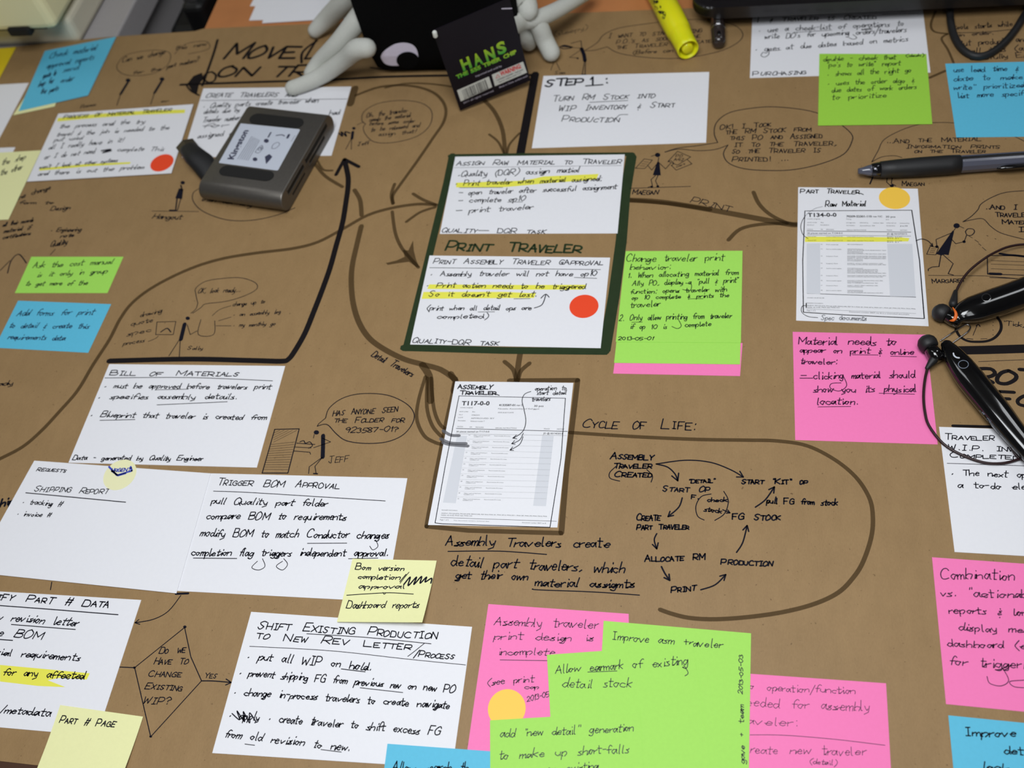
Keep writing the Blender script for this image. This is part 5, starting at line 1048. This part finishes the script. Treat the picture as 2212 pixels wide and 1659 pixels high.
leg([(1090, -20, .06), (1130, 0, .050), (1140, 22, .045)], [.010, .009, .008])
# --- swing tag leaning on the plush toy
TQ = [(934.6, 66, .078), (1100.3, -4.6, .083), (1146, 173.7, .0075), (993.8, 239, .0025)]
q = [P(*a) for a in TQ]
nn = (q[1] - q[3]).cross(q[0] - q[2]).normalized()
if nn.dot(CAM - q[0]) < 0: nn = -nn
ctr = sum(q, Vector()) / 4
v = [a for a in q] + [a - nn * .0006 for a in q]
tg = obj('swing_tag', v, [(0, 3, 2, 1), (4, 5, 6, 7)] + [(i, (i + 1) % 4, 4 + (i + 1) % 4, 4 + i) for i in range(4)], mat('black_glossy_card', (18, 12, 22), .5, spec=.2), None, ctr)
tag(tg, 'glossy black square tag printed in green, leaning against the black plush toy', 'tag')
M_LIME = bpy.data.materials.new('green_gradient_print'); M_LIME.use_nodes = True
nt = M_LIME.node_tree; b_ = nt.nodes['Principled BSDF']; tc = nt.nodes.new('ShaderNodeTexCoord'); sx = nt.nodes.new('ShaderNodeSeparateXYZ'); rp = nt.nodes.new('ShaderNodeValToRGB')
nt.links.new(tc.outputs['Generated'], sx.inputs[0]); nt.links.new(sx.outputs['Z'], rp.inputs[0]); nt.links.new(rp.outputs[0], b_.inputs['Base Color'])
rp.color_ramp.elements[0].color = lin((50, 160, 50)) + (1,); rp.color_ramp.elements[1].color = lin((170, 200, 30)) + (1,)
def tk(off=.00012): return Ink(off).plane(ctr + nn * off, nn).K(920, 0, .15371)
for s, a in (('H', (525, 995, 650, 940)), ('A', (690, 930, 805, 880)), ('N', (855, 860, 985, 805)), ('S', (1020, 770, 1140, 720))):
    tk().pr(s, *a, 150, .045, 6).done('green_lettering', M_LIME, tg)
tk().pr('THE', 435, 1110, 600, 1040, 50, .06).pr('555', 635, 1030, 780, 965, 50, .06).pr('TIMER', 810, 950, 1060, 845, 50, .06).pr('CHIP', 1095, 830, 1280, 745, 50, .06).done('green_lettering', M_LIME, tg)
M_TW = mat('tag_white', (214, 216, 208), .5)
tk().fill([(437, 1270), (885, 1075), (932, 1225), (490, 1425)]).done('barcode_panel', M_TW, tg)
tk().fill([(925, 1050), (1365, 865), (1420, 1020), (970, 1212)]).done('warning_panel', M_TW, tg)
k = tk(.0002)
x_ = 0.0
while x_ < 1:
    wd = random.choice([.015, .03, .045]); a = (505 + 325 * x_, 1268 - 145 * x_); k.pl([a, (a[0] + 42, a[1] + 118)], wd * 300); x_ += wd + random.choice([.02, .04])
k.pr('0 12345 678905', 540, 1395, 880, 1245, 14, .01)
k.done('barcode', M_PRINT, tg)
k = tk(.0002); k.pr('WARNING:', 1050, 1070, 1345, 952, 60, .04).pl([(985, 1100), (1005, 1048), (1040, 1078)], 6, True).done('red_lettering', mat('red_print', (214, 40, 44), .5), tg)
k = tk(.0002); k.pr('CHOKING HAZARD - Small parts', 1000, 1140, 1365, 985, 22, .01).pr('Not for children under 3 yrs', 1030, 1165, 1340, 1030, 20, .01).done('small_print', M_PRINT, tg)
M_LIL = mat('lilac_print', (186, 180, 196), .6)
tk(.0002).pr('imported and sold by', 700, 1085, 1070, 935, 26, .01).done('white_small_print', M_LIL, tg)
tk(.0002).pr('2011 all rights reserved', 530, 1460, 950, 1285, 22, .01).done('white_small_print', M_LIL, tg)
k = tk(.0002).pr('Made in China, surface wash', 1035, 1240, 1430, 1075, 24, .01).done('white_small_print', M_LIL, tg)
tk(.0002).pl([(1070, 122), (1205, 118)], 22).done('tag_slot', bpy.data.materials['lilac_print'], tg)
c = P(938, 69, .079)
bmobj('fastener_bead', tube([tuple(c + nn * .001), tuple(c + nn * .001 + Vector((0, 0, -.0025)))], .0018, 10, sm=1), M_TW, tg, smooth=True)
# --- loose papers beyond the kraft paper
for i, (u, v, ang, lb) in enumerate(((566, 50, 1.5, 'topmost white printer paper, its corner nearest the brown paper, behind the plush legs'), (538, 44, -1.0, 'middle white printer paper, its corner peeking out at the left of the pile'), (540, 13, -4, 'lowest white printer paper, its corner showing highest on the left of the pile'))):
    zz = -.0003 + (2 - i) * .0004
    o, _ = sheet('printer_paper', rect((u, v), 'BL', .216, .279, math.radians(ang), zz + .0002), M_CARD, lb, 'paper', zz, .0002, 'papers piled behind the plush toy')
# --- far left: side cabinet, printer, dark chair
M_CAB = mat('grey_laminate', (170, 166, 166), .6, noise=.05, nscale=200)
cb = empty('side_cabinet', (-1.0, 1.05, -.75)); tag(cb, 'grey side cabinet beyond the far left end of the brown paper', 'cabinet')
bmobj('cabinet_top', box(-1.45, -.526, .6735, 1.35, -.03, -.004, .002), M_CAB, cb)
bmobj('cabinet_body', box(-1.43, -.54, .705, 1.33, -.74, -.03), M_CAB, cb)
M_PRN = mat('cream_plastic', (242, 236, 188), .5, noise=.03, nscale=60)
M_PRN2 = mat('beige_grey_plastic', (214, 208, 186), .5)
pr = empty('desktop_printer', (-.9, .95, -.004)); tag(pr, 'cream desktop printer on the grey cabinet in the far left corner', 'printer')
bmobj('base', box(-1.25, -.556, .6765, 1.15, -.0038, .024, .006), M_PRN2, pr)
bmobj('paper_slot', box(-1.22, -.570, .664, 1.14, .0235, .029), M_SLOT, pr)
bmobj('top_cover', box(-1.24, -.553, .655, 1.14, .0275, .14, .007), M_PRN, pr)
bmobj('release_latch', box(-.600, -.578, .652, .660, .025, .033, .002), M_SLOT, pr)
ch = empty('folding_chair', (-.482, .95, -.75)); tag(ch, 'black folding chair folded up in the gap between grey cabinet and wooden desk', 'chair')
M_CHR = mat('black_vinyl', (14, 14, 15), .5); M_GM = mat('grey_metal_tube', (90, 88, 88), .4, .6)
bmobj('seat', box(-.512, -.478, .74, 1.14, -.42, -.04, .008), M_CHR, ch)
bmobj('backrest', box(-.474, -.452, .72, 1.14, -.24, .0, .006), M_CHR, ch)
for y_ in (.735, 1.145):
    bmobj('frame_tube', tube([(-.452, y_, -.74), (-.454, y_, -.3), (-.466, y_, .01)], .009, 10), M_GM, ch, smooth=True)
    bmobj('frame_tube', tube([(-.505, y_ + .012, -.74), (-.505, y_ + .012, -.10)], .008, 10, sm=1), M_GM, ch, smooth=True)
bmobj('cross_bar', tube([(-.505, .747, -.55), (-.505, 1.157, -.55)], .006, 10, sm=1), M_GM, ch, smooth=True)
for o in bpy.data.objects:
    if '_o' in o: del o['_o']
    if '_z' in o: del o['_z']
